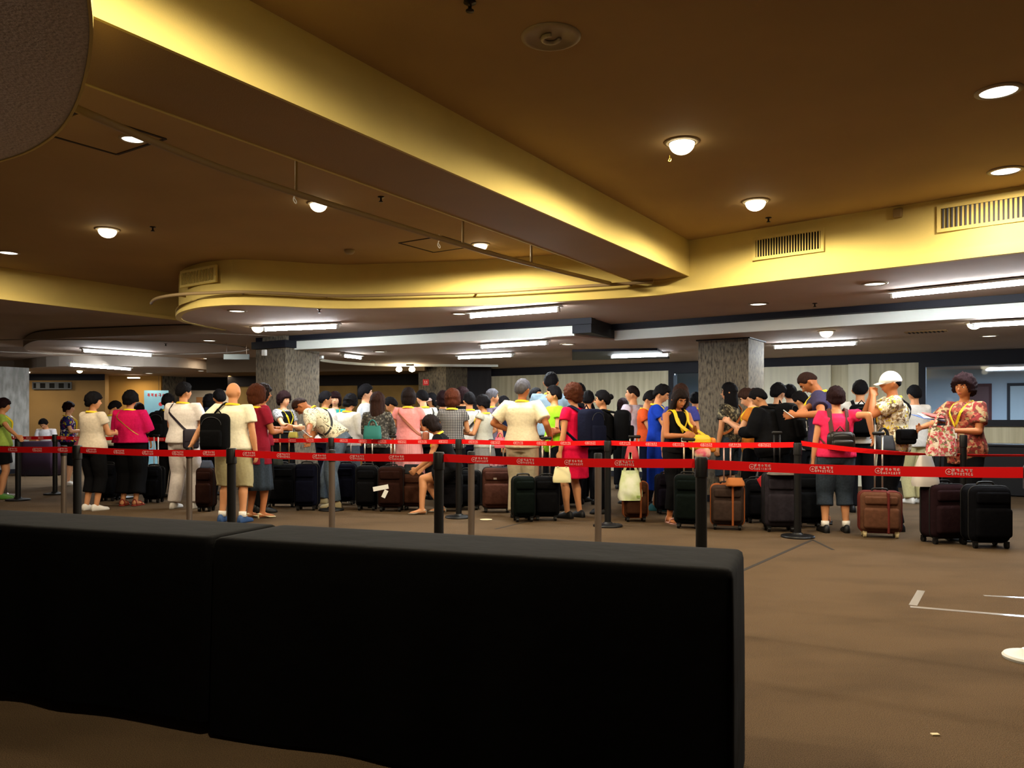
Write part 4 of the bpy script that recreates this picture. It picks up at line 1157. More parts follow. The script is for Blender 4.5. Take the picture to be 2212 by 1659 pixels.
PEOPLE = {}
QUEUE = 'people queuing in the hall'
def person(key, px, s, top, hd, label, male=False, fat=1.0, skin=1, hair=('short', 'black'), hth=1.0, lean=0, hp=0, hy=0, hroll=0, arms=('hang', 'hang'), legs=(None, None),
           H=None, shirt=None, dress=None, bottom=None, shoes=None, vest=None, lan=True, badge=True, pelz=None, face=None, cap=None, glasses=False, body_off=(0, 0)):
    g = gp(px, s)
    if H is None:
        hh = CZ + (HY - top) / s - 0.018
        drop = 0.10 * (1 - math.cos(math.radians(hp))) * 1.4 + 0.60 * (1 - math.cos(math.radians(lean)))
        H = hh + drop
    rz = -math.radians(hd)
    root = empty('person', g, rz, label, 'person', QUEUE)
    p = make_pose(H, male, fat, lean, hp, hy, hroll, arms, legs, g, rz, pelz)
    p.root = root; p.rz = rz; p.loc = g; p.s_px = s
    PEOPLE[key] = p
    vox = 0.0105 if s > 150 else 0.0125
    mb = MB(); add_body(p, mb)
    b = mb.build('body', SKINS[skin], root, smooth=True)
    do_remesh(b, vox, 2)
    if hair[0] != 'bald':
        hair_mesh(p, hair[0], seed=len(PEOPLE) * 3.7, thick=hth).build('hair', HAIRS[hair[1]], root, smooth=True)
    if face is None:
        face = abs(((hd + hy) % 360) - 180) < 118
    if face: face_features(root, p, SKINS[skin])
    if shirt: shirt_part(p, root, **shirt)
    if vest: shirt_part(p, root, name='vest', **vest)
    if dress: shirt_part(p, root, name='dress', **dress)
    if bottom:
        bt = dict(bottom); kind = bt.pop('kind')
        if kind == 'skirt': skirt_part(p, root, **bt)
        else: trouser_part(p, root, **bt)
    if shoes: shoe_part(p, root, *shoes)
    if lan: lanyard_part(p, root, badge)
    if cap:
        mb = MB()
        def cf(d):
            x, y, z = d
            q = sstep(-0.02, 0.10, z + 0.05 * y)
            n = head_surface(d)
            return p.head + p.R @ (n * 0.9 + (V((x * (HX + 0.024), y * (HYD + 0.022), z * (HZ + 0.020))) - n * 0.9) * q) * p.k
        star(mb, cf, 32, 22)
        c = mb.build('cap', cap, root, smooth=True)
        rings = []
        for i in range(6):
            q = i / 5; w = 0.078 * math.cos(q * 1.15); y = 0.085 + 0.085 * q
            rings.append([p.head + p.R @ V((w * e, y - 0.03 * e * e, zz + 0.020 - 0.022 * q - 0.012 * e * e)) * p.k for e, zz in ((-1, 0), (-0.5, 0), (0, 0), (0.5, 0), (1, 0), (1, 0.005), (0.5, 0.006), (0, 0.006), (-0.5, 0.006), (-1, 0.005))])
        MB().loft(rings).build('brim', cap, c, smooth=True)
    if glasses:
        mb = MB()
        for sg in (-1, 1):
            c = V((sg * 0.032, 0.094, 0.004))
            mb.tube([p.head + p.R @ (c + V((0.022 * math.cos(a), 0, 0.017 * math.sin(a)))) * p.k for a in [2 * PI * j / 14 for j in range(14)]], 0.0022, 5, closed=True)
            mb.tube([p.head + p.R @ V((sg * 0.054, 0.094, 0.006)) * p.k, p.head + p.R @ V((sg * 0.080, 0.06, 0.008)) * p.k, p.head + p.R @ V((sg * 0.080, -0.01, 0.004)) * p.k], 0.0022, 5)
        mb.build('glasses', BLACKP, root)
    return p

# worn and carried bags are things of their own
def bag_root(p, name, label, cat, group=None):
    return empty(name, p.loc, p.rz, label, cat, group)
def backpack(p, label, m, w=0.30, h=0.42, d=0.17, t=0.26, straps=(-1, 1), xoff=0.0, strapm=None, name='backpack', yoff=0.0):
    r = bag_root(p, name, label, 'backpack', 'backpacks worn in the queue')
    k = p.k; strapm = strapm or m
    B = Matrix((p.x, p.f, p.s)).transposed()
    ry = torso_r(p, t)[1] * k + 0.035
    c = p.P + p.s * t * k + p.x * xoff - p.f * (ry + d / 2 + yoff)
    MB().rbox(c, (w, d, h), 0.07, 4, 'z', m=B).build('main_pocket', m, r, sharp=60)
    MB().rbox(c - p.f * (d / 2 + 0.012) - p.s * h * 0.16, (w * 0.78, 0.06, h * 0.46), 0.028, 3, 'z', m=B).build('front_pocket', m, r, sharp=60)
    z = MB(); z.tube([c - p.f * (d / 2 + 0.003) + p.x * w * 0.36 * math.cos(a) + p.s * (h * 0.20 + h * 0.2 * math.sin(a)) for a in [PI * j / 10 for j in range(11)]], 0.004, 5)
    z.build('zip', mat('dull_zip', '2c2c30', rough=0.6), r)
    MB().tube([c + p.s * h / 2 + p.x * 0.04 + p.f * d * 0.3, c + p.s * (h / 2 + 0.05) + p.f * d * 0.3, c + p.s * h / 2 - p.x * 0.04 + p.f * d * 0.3], 0.008, 6).build('grab_handle', strapm, r, smooth=True)
    for sg in straps:
        S = p.P + p.s * 0.472 * k + p.x * sg * 0.095 * k
        fr = torso_r(p, 0.33)[1] * k + 0.034
        pts = [c + p.s * h * 0.42 + p.f * d * 0.45 + p.x * (sg * 0.08 - xoff * 0), S - p.f * 0.075 * k + p.s * 0.020, S + p.s * 0.040 * k + p.f * 0.0, S + p.f * 0.070 * k,
               p.P + p.s * 0.33 * k + p.f * fr * 0.95 + p.x * sg * 0.105 * k, p.P + p.s * 0.22 * k + p.f * fr * 0.55 + p.x * sg * 0.165 * k,
               p.P + p.s * 0.17 * k - p.f * 0.03 + p.x * sg * 0.175 * k, c - p.s * h * 0.40 + p.f * d * 0.4 + p.x * sg * w * 0.4]
        cen = p.P + p.s * 0.3 * k
        MB().tube(smooth_path(pts, 4), 0.01, flat=(lambda q: q - cen, 0.042, 0.012)).build('strap', strapm, r)
    return r
def crossbody(p, label, bagm, strapm, side=1, hip=None, w=0.2, h=0.2, d=0.09, phi=None, t_lo=0.10, out=0.032, bag=True, sw=0.030):
    """strap over the shoulder on `side`, bag on the opposite hip"""
    r = bag_root(p, 'crossbody_bag', label, 'bag', 'bags worn across the body')
    cen0 = p.P + p.s * 0.25 * p.k
    pts = strap_loop(p, 0.485, t_lo, side, out)
    MB().tube(pts, 0.01, closed=True, flat=(lambda q: (q - cen0) - p.s * (q - cen0).dot(p.s), sw, 0.008)).build('strap', strapm, r)
    if bag:
        phi = -side * 90 if phi is None else phi
        c = tp(p, t_lo - 0.03, phi, out + d / 2)
        a = math.radians(phi)
        nrm = p.x * math.sin(a) - p.f * math.cos(a); tan = p.s.cross(nrm).normalized()
        B = Matrix((tan, nrm, p.s)).transposed()
        MB().rbox(c, (w, d, h), 0.03, 3, 'z', m=B).build('pouch', bagm, r, sharp=50)
        MB().rbox(c + nrm * (d / 2 + 0.004) + p.s * h * 0.16, (w * 0.96, 0.012, h * 0.6), 0.005, 2, 'z', m=B).build('flap', bagm, r, sharp=50)
    return r
# ------------------------------------------------------------------ tables with black cloth close to the camera
def cloth_table(a, b, wid, ztop, hem, label, clabel):
    """long table from plan corner a to b (its far edge), wid towards the camera, black cloth to the floor"""
    A, B = V(a + (0,)), V(b + (0,)); d = (B - A).normalized(); n = V((d.y, -d.x, 0)); L = (B - A).length
    c = (A + B) / 2 + n * wid / 2; ang = math.atan2(d.y, d.x)
    t = empty('folding_table', (c.x, c.y, 0), ang, label, 'table', 'tables under black cloth')
    MB().rbox((0, 0, ztop - 0.025), (L - 0.03, wid - 0.03, 0.03), 0.008, 2, 'x').build('tabletop', mat('table_board', '3a2a1e', rough=0.6), t)
    for sx in (-1, 1):
        for sy in (-1, 1):
            MB().tube([(sx * (L / 2 - 0.2), sy * (wid / 2 - 0.07), 0), (sx * (L / 2 - 0.2), sy * (wid / 2 - 0.07), ztop - 0.04)], 0.014, 8).build('leg', CHROME, t, smooth=True)
    mb = MB(); rings = []
    def outline(off, n=10, wob=0.0):
        pts = []; rr = 0.022
        hx, hy = L / 2 + off, wid / 2 + off
        seq = []
        N = 70
        for i in range(N + 1): seq.append((-hx + rr + (2 * hx - 2 * rr) * i / N, -hy, 0, -1))
        for i in range(1, 6): aa = -PI / 2 + PI / 2 * i / 6; seq.append((hx - rr + rr * math.cos(aa), -hy + rr + rr * math.sin(aa), math.cos(aa), math.sin(aa)))
        for i in range(13): seq.append((hx, -hy + rr + (2 * hy - 2 * rr) * i / 12, 1, 0))
        for i in range(1, 6): aa = PI / 2 * i / 6; seq.append((hx - rr + rr * math.cos(aa), hy - rr + rr * math.sin(aa), math.cos(aa), math.sin(aa)))
        for i in range(N + 1): seq.append((hx - rr - (2 * hx - 2 * rr) * i / N, hy, 0, 1))
        for i in range(1, 6): aa = PI / 2 + PI / 2 * i / 6; seq.append((-hx + rr + rr * math.cos(aa), hy - rr + rr * math.sin(aa), math.cos(aa), math.sin(aa)))
        for i in range(13): seq.append((-hx, hy - rr - (2 * hy - 2 * rr) * i / 12, -1, 0))
        for i in range(1, 6): aa = PI + PI / 2 * i / 6; seq.append((-hx + rr + rr * math.cos(aa), -hy + rr + rr * math.sin(aa), math.cos(aa), math.sin(aa)))
        for q, (x, y, nx, ny) in enumerate(seq):
            s = wob * (1 - abs(nx)) * (0.5 + 0.5 * math.sin(x * 9 + y * 11 + math.sin(x * 3.1) * 2))
            pts.append((x + nx * s, y + ny * s))
        return pts
    for z, off, wob in ((ztop, -0.10, 0), (ztop, -0.03, 0), (ztop - 0.002, -0.004, 0), (ztop - 0.010, 0.006, 0), (ztop - 0.03, 0.010, 0), (ztop - 0.15, 0.012, 0.004), (ztop * 0.5, 0.014, 0.012), (hem, 0.014, 0.026)):
        rings.append([V((x, y, z)) for x, y in outline(off, wob=wob)])
    mb.loft(rings, cap=False)
    n = len(rings[0]); mb.f.append(tuple(range(n)))
    o = mb.build('tablecloth', BLACKC, None, sharp=55, loc=(c.x, c.y, 0), rz=ang)
    tag(o, clabel, 'tablecloth', 'black tablecloths')
    return t
TE0, TE1 = V((-2.9, 4.195)), V((0.80, 2.832))
td = (TE1 - TE0).normalized()
mid = TE0 + td * 2.02
cloth_table(tuple(mid + td * 0.017), tuple(TE1), 0.42, 0.75, 0.015, 'folding table hidden under the black cloth that ends at the open carpet', 'black tablecloth whose rounded corner stands at the open carpet')
cloth_table(tuple(TE0), tuple(mid - td * 0.017), 0.42, 0.75, 0.05, 'folding table hidden under the black cloth farther along the row', 'black tablecloth farther along the row, in front of the floral blouse side')

# ------------------------------------------------------------------ barrier posts and belts
_rng = random.Random(11)
MARKS = [glyph_mesh((5, 8), (0.020, 0.018), 2, _rng, 'm') for _ in range(2)]
for mk in MARKS:
    mk.tube([V((-0.062 + 0.015 * math.cos(a), 0, -0.018 + 0.015 * math.sin(a))) for a in [2 * PI * k / 14 for k in range(14)]], 0.002, 4, closed=True)
    mk.box((-0.062, 0, -0.018), (0.014, 0.0008, 0.004)); mk.box((-0.062, 0, -0.018), (0.004, 0.0008, 0.014))
MARK_ME = [m.mesh('printed_mark') for m in MARKS]
for me in MARK_ME: me.materials.append(MARKW)
def stanchion(loc, h, label, postm=BLACKP, r=0.034, br=0.165, basem=None, group='belt barrier posts'):
    t = empty('barrier_post', (loc[0], loc[1], 0), 0, label, 'barrier post', group)
    MB().lathe([(br, 0.0), (br + 0.003, 0.012), (br - 0.005, 0.022), (0.06, 0.034), (0.045, 0.05), (0.001, 0.05)], 36).build('base', basem or BLACKP, t, sharp=40)
    MB().lathe([(r, 0.04), (r, h - 0.12), (0.001, h - 0.12)], 20).build('post', postm, t, sharp=40)
    MB().lathe([(r + 0.001, h - 0.125), (r + 0.006, h - 0.12), (r + 0.006, h - 0.012), (r + 0.001, h), (0.001, h)], 20).build('head', BLACKP, t, sharp=40)
    return t
def belt(post, a, b, za, zb, wid=0.055, sag=0.012, tilt0=0.0, tilt1=0.0, mark_gap=0.34, mark_from=0.2, r=0.036, mscale=1.0):
    """webbing from plan point a to b, child of its post; marks printed on the side facing the tables"""
    A, B = V((a[0], a[1], za)), V((b[0], b[1], zb)); d = (B - A).normalized(); L = (B - A).length
    A = A + d * r; B = B - d * r; L -= 2 * r
    h = V((d.x, d.y, 0)).normalized(); n = V((h.y, -h.x, 0))
    o3 = V((post.location.x, post.location.y, 0))
    N = 16; rings = []
    for i in range(N + 1):
        q = i / N
        c = A + (B - A) * q - V((0, 0, sag * 4 * q * (1 - q))) - o3
        tl = tilt0 + (tilt1 - tilt0) * sstep(0.25, 0.8, q)
        up = V((0, 0, 1)) * math.cos(tl) + n * math.sin(tl); th = n * math.cos(tl) - V((0, 0, 1)) * math.sin(tl)
        rings.append([c + up * wid / 2 * y + th * 0.001 * x for x, y in ((-1, -1), (1, -1), (1, 1), (-1, 1))])
    bo = MB().loft(rings).build('belt', REDBELT, post)
    m = 0; dd = mark_from
    while dd < L - 0.1 and tilt1 == 0:
        q = dd / L
        c = A + (B - A) * q - V((0, 0, sag * 4 * q * (1 - q))) - o3
        mo = link_mesh('printed_mark', MARK_ME[m % 2], None, bo)
        mo.location = c + n * 0.0022 + V((0, 0, 0.018)); mo.rotation_euler = (0, 0, math.atan2(h.y, h.x)); mo.scale = (mscale,) * 3
        dd += mark_gap; m += 1
    return bo
FS = lambda px: 230 + 0.083 * px
front = [gp(px, FS(px)) for px in (-175, 167, 500, 948, 1515)] + [gp(2230, 431)]
flab = ['black barrier post of the near row, outside the picture', 'black barrier post of the near row in front of the person in a cream blouse', 'black barrier post of the near row in front of the bald man\'s shorts',
        'black barrier post of the near row in front of the seated person', 'black barrier post of the near row beside the trolley case with orange trim', 'barrier post with a round white base at the edge of the open carpet']
fp = []
for i, (g, lab) in enumerate(zip(front, flab)):
    if i == 0: continue
    fp.append(stanchion(g, 0.975, lab, br=0.13 if i == 5 else 0.165, basem=mat('pale_base', 'c6c6c2', rough=0.5) if i == 5 else None, group='black posts of the near barrier row'))  # only the last near post gets a pale grey base
zf = 0.935
belt(fp[0], front[0], front[1], zf, zf, mark_from=0.05)
for i in range(1, 5):
    belt(fp[i], front[i], front[i + 1], zf - (0.004 if i == 4 else 0), zf, mark_from=(0.16, 0.16, 0.3, 0.33)[i - 1])
BS = lambda px: 128.6 + 0.048 * px
bpx = [-30, 119, 265, 430, 716, 991, 1313, 1723]
back = [gp(px, BS(px)) for px in bpx]
blab = [None, 'black barrier post of the far row behind the floral blouse person', 'black barrier post of the far row hidden among dark luggage behind the magenta top', 'black barrier post of the far row behind the bald man',
        'black barrier post of the far row right beside the bending man\'s jeans', 'black barrier post of the far row just behind the seated person', 'black barrier post of the far row between the cream handbag and the white plastic bag',
        'black barrier post of the far row in front of the big dark suitcases']
bp_ = []
for g, lab in zip(back, blab):
    if lab: bp_.append(stanchion(g, 0.965, lab, r=0.036, group='black posts of the far barrier row'))
zb_ = 0.925
for i in range(1, 8):
    belt(bp_[i - 1], back[i - 1], back[i], zb_ + (0.02 * (i - 4) / 4), zb_ + (0.02 * (i - 3) / 4), mark_from=0.18, mark_gap=0.30, mscale=1.0)
e1 = gp(2081, 216); e2 = gp(2330, 228)
pe = stanchion(e1, 1.05, 'black barrier post between the two dark cases and the russet floral shirt', r=0.03, group='black posts of the far barrier row')
stanchion(e2, 1.05, 'black barrier post at the outer end of the far row, past the black counter', r=0.03, group='black posts of the far barrier row')
belt(pe, back[-1], e1, 0.965, 0.845, wid=0.05, sag=0.03, tilt0=0.0, tilt1=1.05)
belt(pe, e1, e2, 0.845, 0.86, wid=0.05, sag=0.0, tilt0=1.15, tilt1=1.15)
glab = ['grey steel post before the belt near the floral blouse person', 'grey steel post under the bald man\'s outstretched hand', 'grey steel post before the bending man\'s jeans', 'grey steel post beside the seated person\'s feet', 'grey steel post before the magenta dress person']
for px, s, lab in zip((138, 409, 717, 1018, 1292), (178, 190, 208, 219, 231), glab):
    stanchion(gp(px, s), 0.89, lab, CHROME, 0.032, basem=CHROME, group='grey steel posts without belts')
stanchion(gp(39, 145), 0.92, 'black barrier post beside the person in the lime green top', r=0.038, group='black posts of the far barrier row')
stanchion(gp(10, 137), 0.90, 'short grey post at the picture edge beside the lime green top', CHROME, 0.034, basem=CHROME, group='grey steel posts without belts')
g0, g1_, g2_ = gp(-90, 138), gp(39, 145), gp(119, BS(119))

# ------------------------------------------------------------------ luggage
LUG = 'suitcases standing in the queue'
def suitcase(px, yb, w, h, d, hd, color, label, handle=None, trim=None, soft=True, rodm=None, tilt=0.0, wheelm=None, bulge=0.0, gripc=None, pocket=True, spd=0.10):
    """upright trolley case: hd turns its front, handle = height of the pulled grip above the floor"""
    s = (yb - HY) / CZ
    g = gp(px, s)
    m = color if not isinstance(color, str) else mat('luggage_' + color, color, rough=0.9, spec=0.04, bump=0.4, bump_scale=12, noise_amt=0.1, noise_scale=30)
    tm = mat('luggage_trim_' + trim, trim, rough=0.7) if trim else mat('luggage_piping', '0a0a0b', rough=0.6)
    t = empty('suitcase', (g.x, g.y, 0), -math.radians(hd), label, 'suitcase', LUG)
    if tilt: t.rotation_euler = (0, math.radians(tilt), -math.radians(hd))
    z0 = 0.055
    MB().rbox((0, 0, z0 + (h - z0) / 2), (w, d, h - z0), min(w, d) * (0.24 if soft else 0.16), 5, 'z').build('shell', m, t, sharp=60)
    if pocket:
        MB().rbox((0, -d / 2 - 0.012, z0 + (h - z0) * 0.36), (w * 0.86, 0.075, (h - z0) * 0.52), 0.03, 3, 'z').build('front_pocket', m, t, sharp=60)
        MB().rbox((0, -d / 2 - 0.004, z0 + (h - z0) * 0.80), (w * 0.80, 0.045, (h - z0) * 0.20), 0.02, 3, 'z').build('front_pocket', m, t, sharp=60)
    for yy in (-d / 2 + min(w, d) * (0.24 if soft else 0.16), d / 2 - min(w, d) * (0.24 if soft else 0.16)):
        pts = []
        rr = min(w, d) * 0.24
        for qx, qz, a0 in ((1, 1, 0), (-1, 1, 90), (-1, -1, 180), (1, -1, 270)):
            for k in range(5):
                a = math.radians(a0 + 22.5 * k)
                pts.append(V((qx * (w / 2 - rr) + (rr + 0.002) * math.cos(a), yy, z0 + (h - z0) / 2 + qz * ((h - z0) / 2 - rr) + (rr + 0.002) * math.sin(a))))
        MB().tube(pts, 0.0085 if trim else 0.006, 6, closed=True).build('piping', tm, t, smooth=True)
    if trim:
        MB().rbox((w * 0.16, -0.022, z0 + (h - z0) / 2), (0.022, d + 0.066, (h - z0) + 0.006), 0.010, 3, 'x').build('trim_band', tm, t)
    for sx in (-1, 1):
        for sy in (-1, 1):
            mb = MB()
            mb.tube([V((sx * (w / 2 - 0.045) - 0.014, sy * (d / 2 - 0.04), 0.028)), V((sx * (w / 2 - 0.045) + 0.014, sy * (d / 2 - 0.04), 0.028))], 0.028, 14)
            mb.box((sx * (w / 2 - 0.045), sy * (d / 2 - 0.04), 0.052), (0.04, 0.03, 0.03))
            mb.build('wheel', wheelm or BLACKP, t, sharp=50)
    MB().tube(smooth_path([V((-0.07, 0, h - 0.004)), V((-0.06, 0, h + 0.028)), V((0.06, 0, h + 0.028)), V((0.07, 0, h - 0.004))], 4), 0.010, 8).build('carry_grip', BLACKP, t, smooth=True)
    if handle:
        mb = MB()
        for sx in (-1, 1):
            mb.tube([V((sx * spd, d / 2 - 0.045, h - 0.02)), V((sx * spd, d / 2 - 0.045, handle - 0.02))], 0.009, 8)
        ho = mb.build('pull_handle', rodm or ALU, t, smooth=True)
        MB().rbox((0, d / 2 - 0.045, handle), (spd * 2 + 0.05, 0.034, 0.036), 0.014, 3, 'x').build('grip', gripc or BLACKP, ho, sharp=50)
    return t
BRN, DBR, BLK, DGRN, NVY, DGRY = '3a2218', '24130f', '0a0a0c', '0a100e', '0b0c18', '232127'
S = suitcase
S(2036, 1172.0, 0.37, 0.575, 0.26, -8, '1d1013', 'maroon black suitcase with pulled black handle before the russet floral shirt', handle=1.03, rodm=BLACKP, spd=0.035, bulge=1)
S(2128, 1181.0, 0.37, 0.58, 0.30, 5, '07070a', 'bulky black soft suitcase standing beside the maroon black one')
S(1900, 1159.8, 0.39, 0.465, 0.22, 16, '57392a', 'brown suitcase with dark red straps and two thin silver handle rods', handle=1.06, trim='5a1712', wheelm=mat('pale_wheel', 'b9a87f', rough=0.5), spd=0.036)
S(1682, 1147.0, 0.33, 0.63, 0.24, 5, '29252b', 'tall dark grey suitcase with a black handle grip, behind the far barrier post', handle=1.06, spd=0.03, rodm=BLACKP)
S(1746, 1138.0, 0.28, 0.61, 0.22, 12, '0f1013', 'tall black suitcase half hidden behind the far barrier post next to the dark grey one')
S(1632, 1128.4, 0.26, 0.50, 0.22, 0, '0c0c0f', 'black suitcase with a red flag hanging on it')
S(1571, 1143.0, 0.35, 0.49, 0.22, 14, '362a25', 'dark brown checked trolley case with orange trim', handle=0.93, trim='8a481c', rodm=mat('rose_rod', 'a5877f', rough=0.4, metal=0.6), spd=0.035)
S(1486, 1140.3, 0.28, 0.59, 0.22, 18, DGRN, 'black green suitcase with beige rods by the person with the yellow bag', handle=0.98, rodm=mat('beige_rod', 'b09a80', rough=0.4, metal=0.5), spd=0.05)
S(1372, 1126.0, 0.28, 0.47, 0.20, 0, '3a2216', 'small brown suitcase behind the hanging white plastic bag', handle=1.0, trim='7a3f1a', spd=0.05)
S(1130, 1126.0, 0.26, 0.53, 0.24, -10, DGRN, 'dark green suitcase in front of the man in the cream polo shirt')
S(1180, 1123.6, 0.30, 0.52, 0.24, 0, BLK, 'black suitcase with a pulled handle in front of the man in the blue polo shirt', handle=0.98, spd=0.045)
S(1073, 1106.0, 0.37, 0.58, 0.24, 0, '452a22', 'brown suitcase with a small pale maker plate, handle pulled up', handle=0.93, spd=0.085)
S(1012, 1100.3, 0.33, 0.52, 0.24, 4, BLK, 'black suitcase beside the brown one with the pale plate')
S(893, 1101.3, 0.27, 0.50, 0.22, 0, BRN, 'reddish brown suitcase just beside the seated person\'s knees')
S(846, 1103.8, 0.33, 0.585, 0.24, 3, DBR, 'dark brown suitcase with white paper tags and a pulled handle', handle=0.98, spd=0.025)
S(794, 1101.5, 0.28, 0.585, 0.24, 0, BLK, 'black suitcase with pulled handle next to the one with white tags', handle=0.99, spd=0.05)
S(748, 1089.5, 0.28, 0.575, 0.24, 0, NVY, 'navy black suitcase right behind the grey steel post', handle=0.94, spd=0.05)
S(664, 1101.4, 0.30, 0.61, 0.24, 0, NVY, 'navy suitcase under the bending man\'s lowered head')
S(611, 1094.8, 0.40, 0.585, 0.26, 0, BLK, 'wide black suitcase with two brass coloured handle rods', handle=1.02, spd=0.062, rodm=mat('brass_rod', 'a08a66', rough=0.4, metal=0.6))
S(446, 1104.0, 0.22, 0.57, 0.22, 0, DBR, 'narrow dark brown suitcase behind the bald man\'s shorts')
S(333, 1085.3, 0.26, 0.52, 0.22, 0, BLK, 'black suitcase with white handle rods by the magenta top', handle=0.97, spd=0.03, rodm=WHITEP)
S(236, 1082.0, 0.26, 0.54, 0.22, 0, BLK, 'black suitcase between the cream blouse and the magenta top')
S(974, 1104, 0.30, 0.50, 0.24, 0, '121115', 'low black case the seated person is sitting on', pocket=True)
S(1440, 1109.3, 0.28, 0.5, 0.22, 0, '17131a', 'dark suitcase between the blue dress and the yellow bag')
S(1232, 1094.4, 0.30, 0.5, 0.22, 0, '1c0f12', 'dark maroon suitcase behind the legs of the magenta dress person')
# white tags on the dark brown suitcase
p = wp(828, 1051, 171); 
t = empty('luggage_tag', (p.x, p.y - 0.20, p.z), 0.1, 'white paper tags stuck on the dark brown suitcase', 'tag')
MB().box((0, 0, 0), (0.19, 0.004, 0.055), m=Matrix.Rotation(-0.18, 3, 'Y')).build('label_strip', WHITEP, t)
MB().box((0.05, 0, -0.075), (0.05, 0.004, 0.10), m=Matrix.Rotation(0.45, 3, 'Y')).build('label_strip', WHITEP, t)
p = wp(1070, 1032, 172)
tag(MB().box((0, 0, 0), (0.04, 0.004, 0.022)).build('maker_plate', ALU, loc=(p.x, p.y - 0.16, p.z)), 'small pale plate on the brown suitcase', 'plate')

def soft_bag(px, py, s, w, d, h, m, label, name='travel_bag', rz=0.0, taper=0.75, handles=True, cat='bag', yoff=0.0, strap=None, handm=None):
    """soft bag, base centre at the picture point"""
    p = wp(px, py, s); p.y += yoff
    t = empty(name, p, rz, label, cat)
    mb = MB(); rings = []
    for i in range(9):
        q = i / 8
        ww = w * (1 - (1 - taper) * q ** 1.4) * (0.93 if i == 0 else 1); dd = d * (1 - 0.75 * q ** 1.6) * (0.9 if i == 0 else 1)
        ring = []
        for j in range(28):
            a = 2 * PI * j / 28; c, sn = math.cos(a), math.sin(a)
            e = 0.55
            f = 1 + 0.06 * noise.noise(V((c * 2 + px, sn * 2, q * 3)))
            ring.append(V((abs(c) ** e * math.copysign(1, c) * ww / 2 * f, abs(sn) ** e * math.copysign(1, sn) * dd / 2 * f, h * q)))
        rings.append(ring)
    mb.loft(rings).build('body', m, t, sharp=60)
    if handles:
        for y in (-d * 0.1, d * 0.1):
            pts = smooth_path([V((-w * 0.22, y, h * 0.96)), V((-w * 0.16, y, h * 1.25)), V((0, y, h * 1.42)), V((w * 0.16, y, h * 1.25)), V((w * 0.22, y, h * 0.96))], 4)
            MB().tube(pts, 0.009, 8).build('handle', handm or m, t, smooth=True)
    return t
CREAM = mat('cream_leather', 'd9cfa0', rough=0.5)
soft_bag(1214, 1042, 184, 0.225, 0.12, 0.18, CREAM, 'cream handbag hanging from the hand of the person in the magenta dress', 'handbag', taper=0.72)
# white and green plastic carrier bag
pg = mat('white_green_plastic', 'dfe3cf', rough=0.4, col2='b9c888', noise_scale=6)
p = wp(1361, 1080, 184)
t = empty('carrier_bag', (p.x, p.y - 0.02, p.z), 0, 'white and pale green plastic carrier bag hanging in front of a small brown suitcase', 'bag')
mb = MB(); rings = []
for i in range(11):
    q = i / 10; ww = 0.285 * (1 - 0.32 * q ** 2) * (0.9 if i == 0 else 1); dd = 0.15 * (1 - 0.8 * q ** 1.5)
    rings.append([V((abs(math.cos(a)) ** 0.6 * math.copysign(1, math.cos(a)) * ww / 2 * (1 + 0.07 * noise.noise(V((math.cos(a) * 3, math.sin(a) * 3, q * 4)))), abs(math.sin(a)) ** 0.7 * math.copysign(1, math.sin(a)) * dd / 2,
                     0.30 * q + (0.05 * abs(math.cos(a)) * q ** 3))) for a in [2 * PI * j / 32 for j in range(32)]])
mb.loft(rings).build('body', pg, t, sharp=60)
for sx in (-1, 1):
    MB().tube(smooth_path([V((sx * 0.075, 0, 0.33)), V((sx * 0.05, 0, 0.40)), V((sx * 0.012, 0, 0.47)), V((0, 0, 0.56))], 4), 0.009, flat=((0, 1, 0), 0.03, 0.006)).build('handle', pg, t)
MB().rbox((0.085, -0.072, 0.045), (0.045, 0.004, 0.03), 0.001, 1).build('print', mat('green_print', '8fa65a', rough=0.6), t)
soft_bag(1906, 976, 205, 0.22, 0.20, 0.175, mat('black_bag_nylon', '17171a', rough=0.7), 'dark grey bag resting on the handle of the brown suitcase with red straps', 'travel_bag', taper=0.9, yoff=-0.02)
soft_bag(590, 1004, 160, 0.26, 0.2, 0.14, mat('grey_green_nylon', '30352f', rough=0.8), 'grey green bag lying on the wide black suitcase', 'travel_bag', taper=0.8, handles=False)
soft_bag(447, 1011, 164.2, 0.16, 0.14, 0.10, mat('grey_blue_pouch', '3b4356', rough=0.8), 'small grey blue pouch on the narrow dark brown suitcase', 'pouch', handles=False)
soft_bag(890, 1024, 162.0, 0.26, 0.2, 0.13, mat('black_soft_bag', '0c0c0d', rough=0.8), 'black soft bag lying on the reddish brown suitcase', 'travel_bag', handles=False)
soft_bag(1080, 968, 165.6, 0.16, 0.10, 0.14, mat('pink_red_bag', 'c4525c', rough=0.6), 'pinkish red bag resting against the pulled handle of the brown suitcase with the pale plate', 'handbag', yoff=0.032)
soft_bag(1075, 1006, 172, 0.22, 0.12, 0.11, mat('floral_plastic', 'c9a0ac', rough=0.5, col2='6d3a64', noise_scale=30), 'crumpled pale pink bag on top of the brown suitcase with the pale plate', 'carrier_bag', taper=0.6, handles=False, yoff=-0.03)
soft_bag(1366, 993, 182.5, 0.17, 0.1, 0.16, mat('red_plastic', 'b83440', rough=0.5), 'crumpled red carrier bag above the white plastic one', 'carrier_bag', taper=0.6, handles=False, yoff=0.04)
soft_bag(1690, 1026, 203, 0.32, 0.2, 0.05, mat('grey_cloth_bundle', '6a655c', rough=0.9), 'grey folded cloth lying on the tall dark grey suitcase', 'folded_cloth', handles=False, cat='cloth')
soft_bag(1588, 1050, 200, 0.2, 0.16, 0.09, mat('rust_pouch', '9c5a26', rough=0.8), 'rust coloured pouch on the checked trolley case', 'pouch', handles=False)
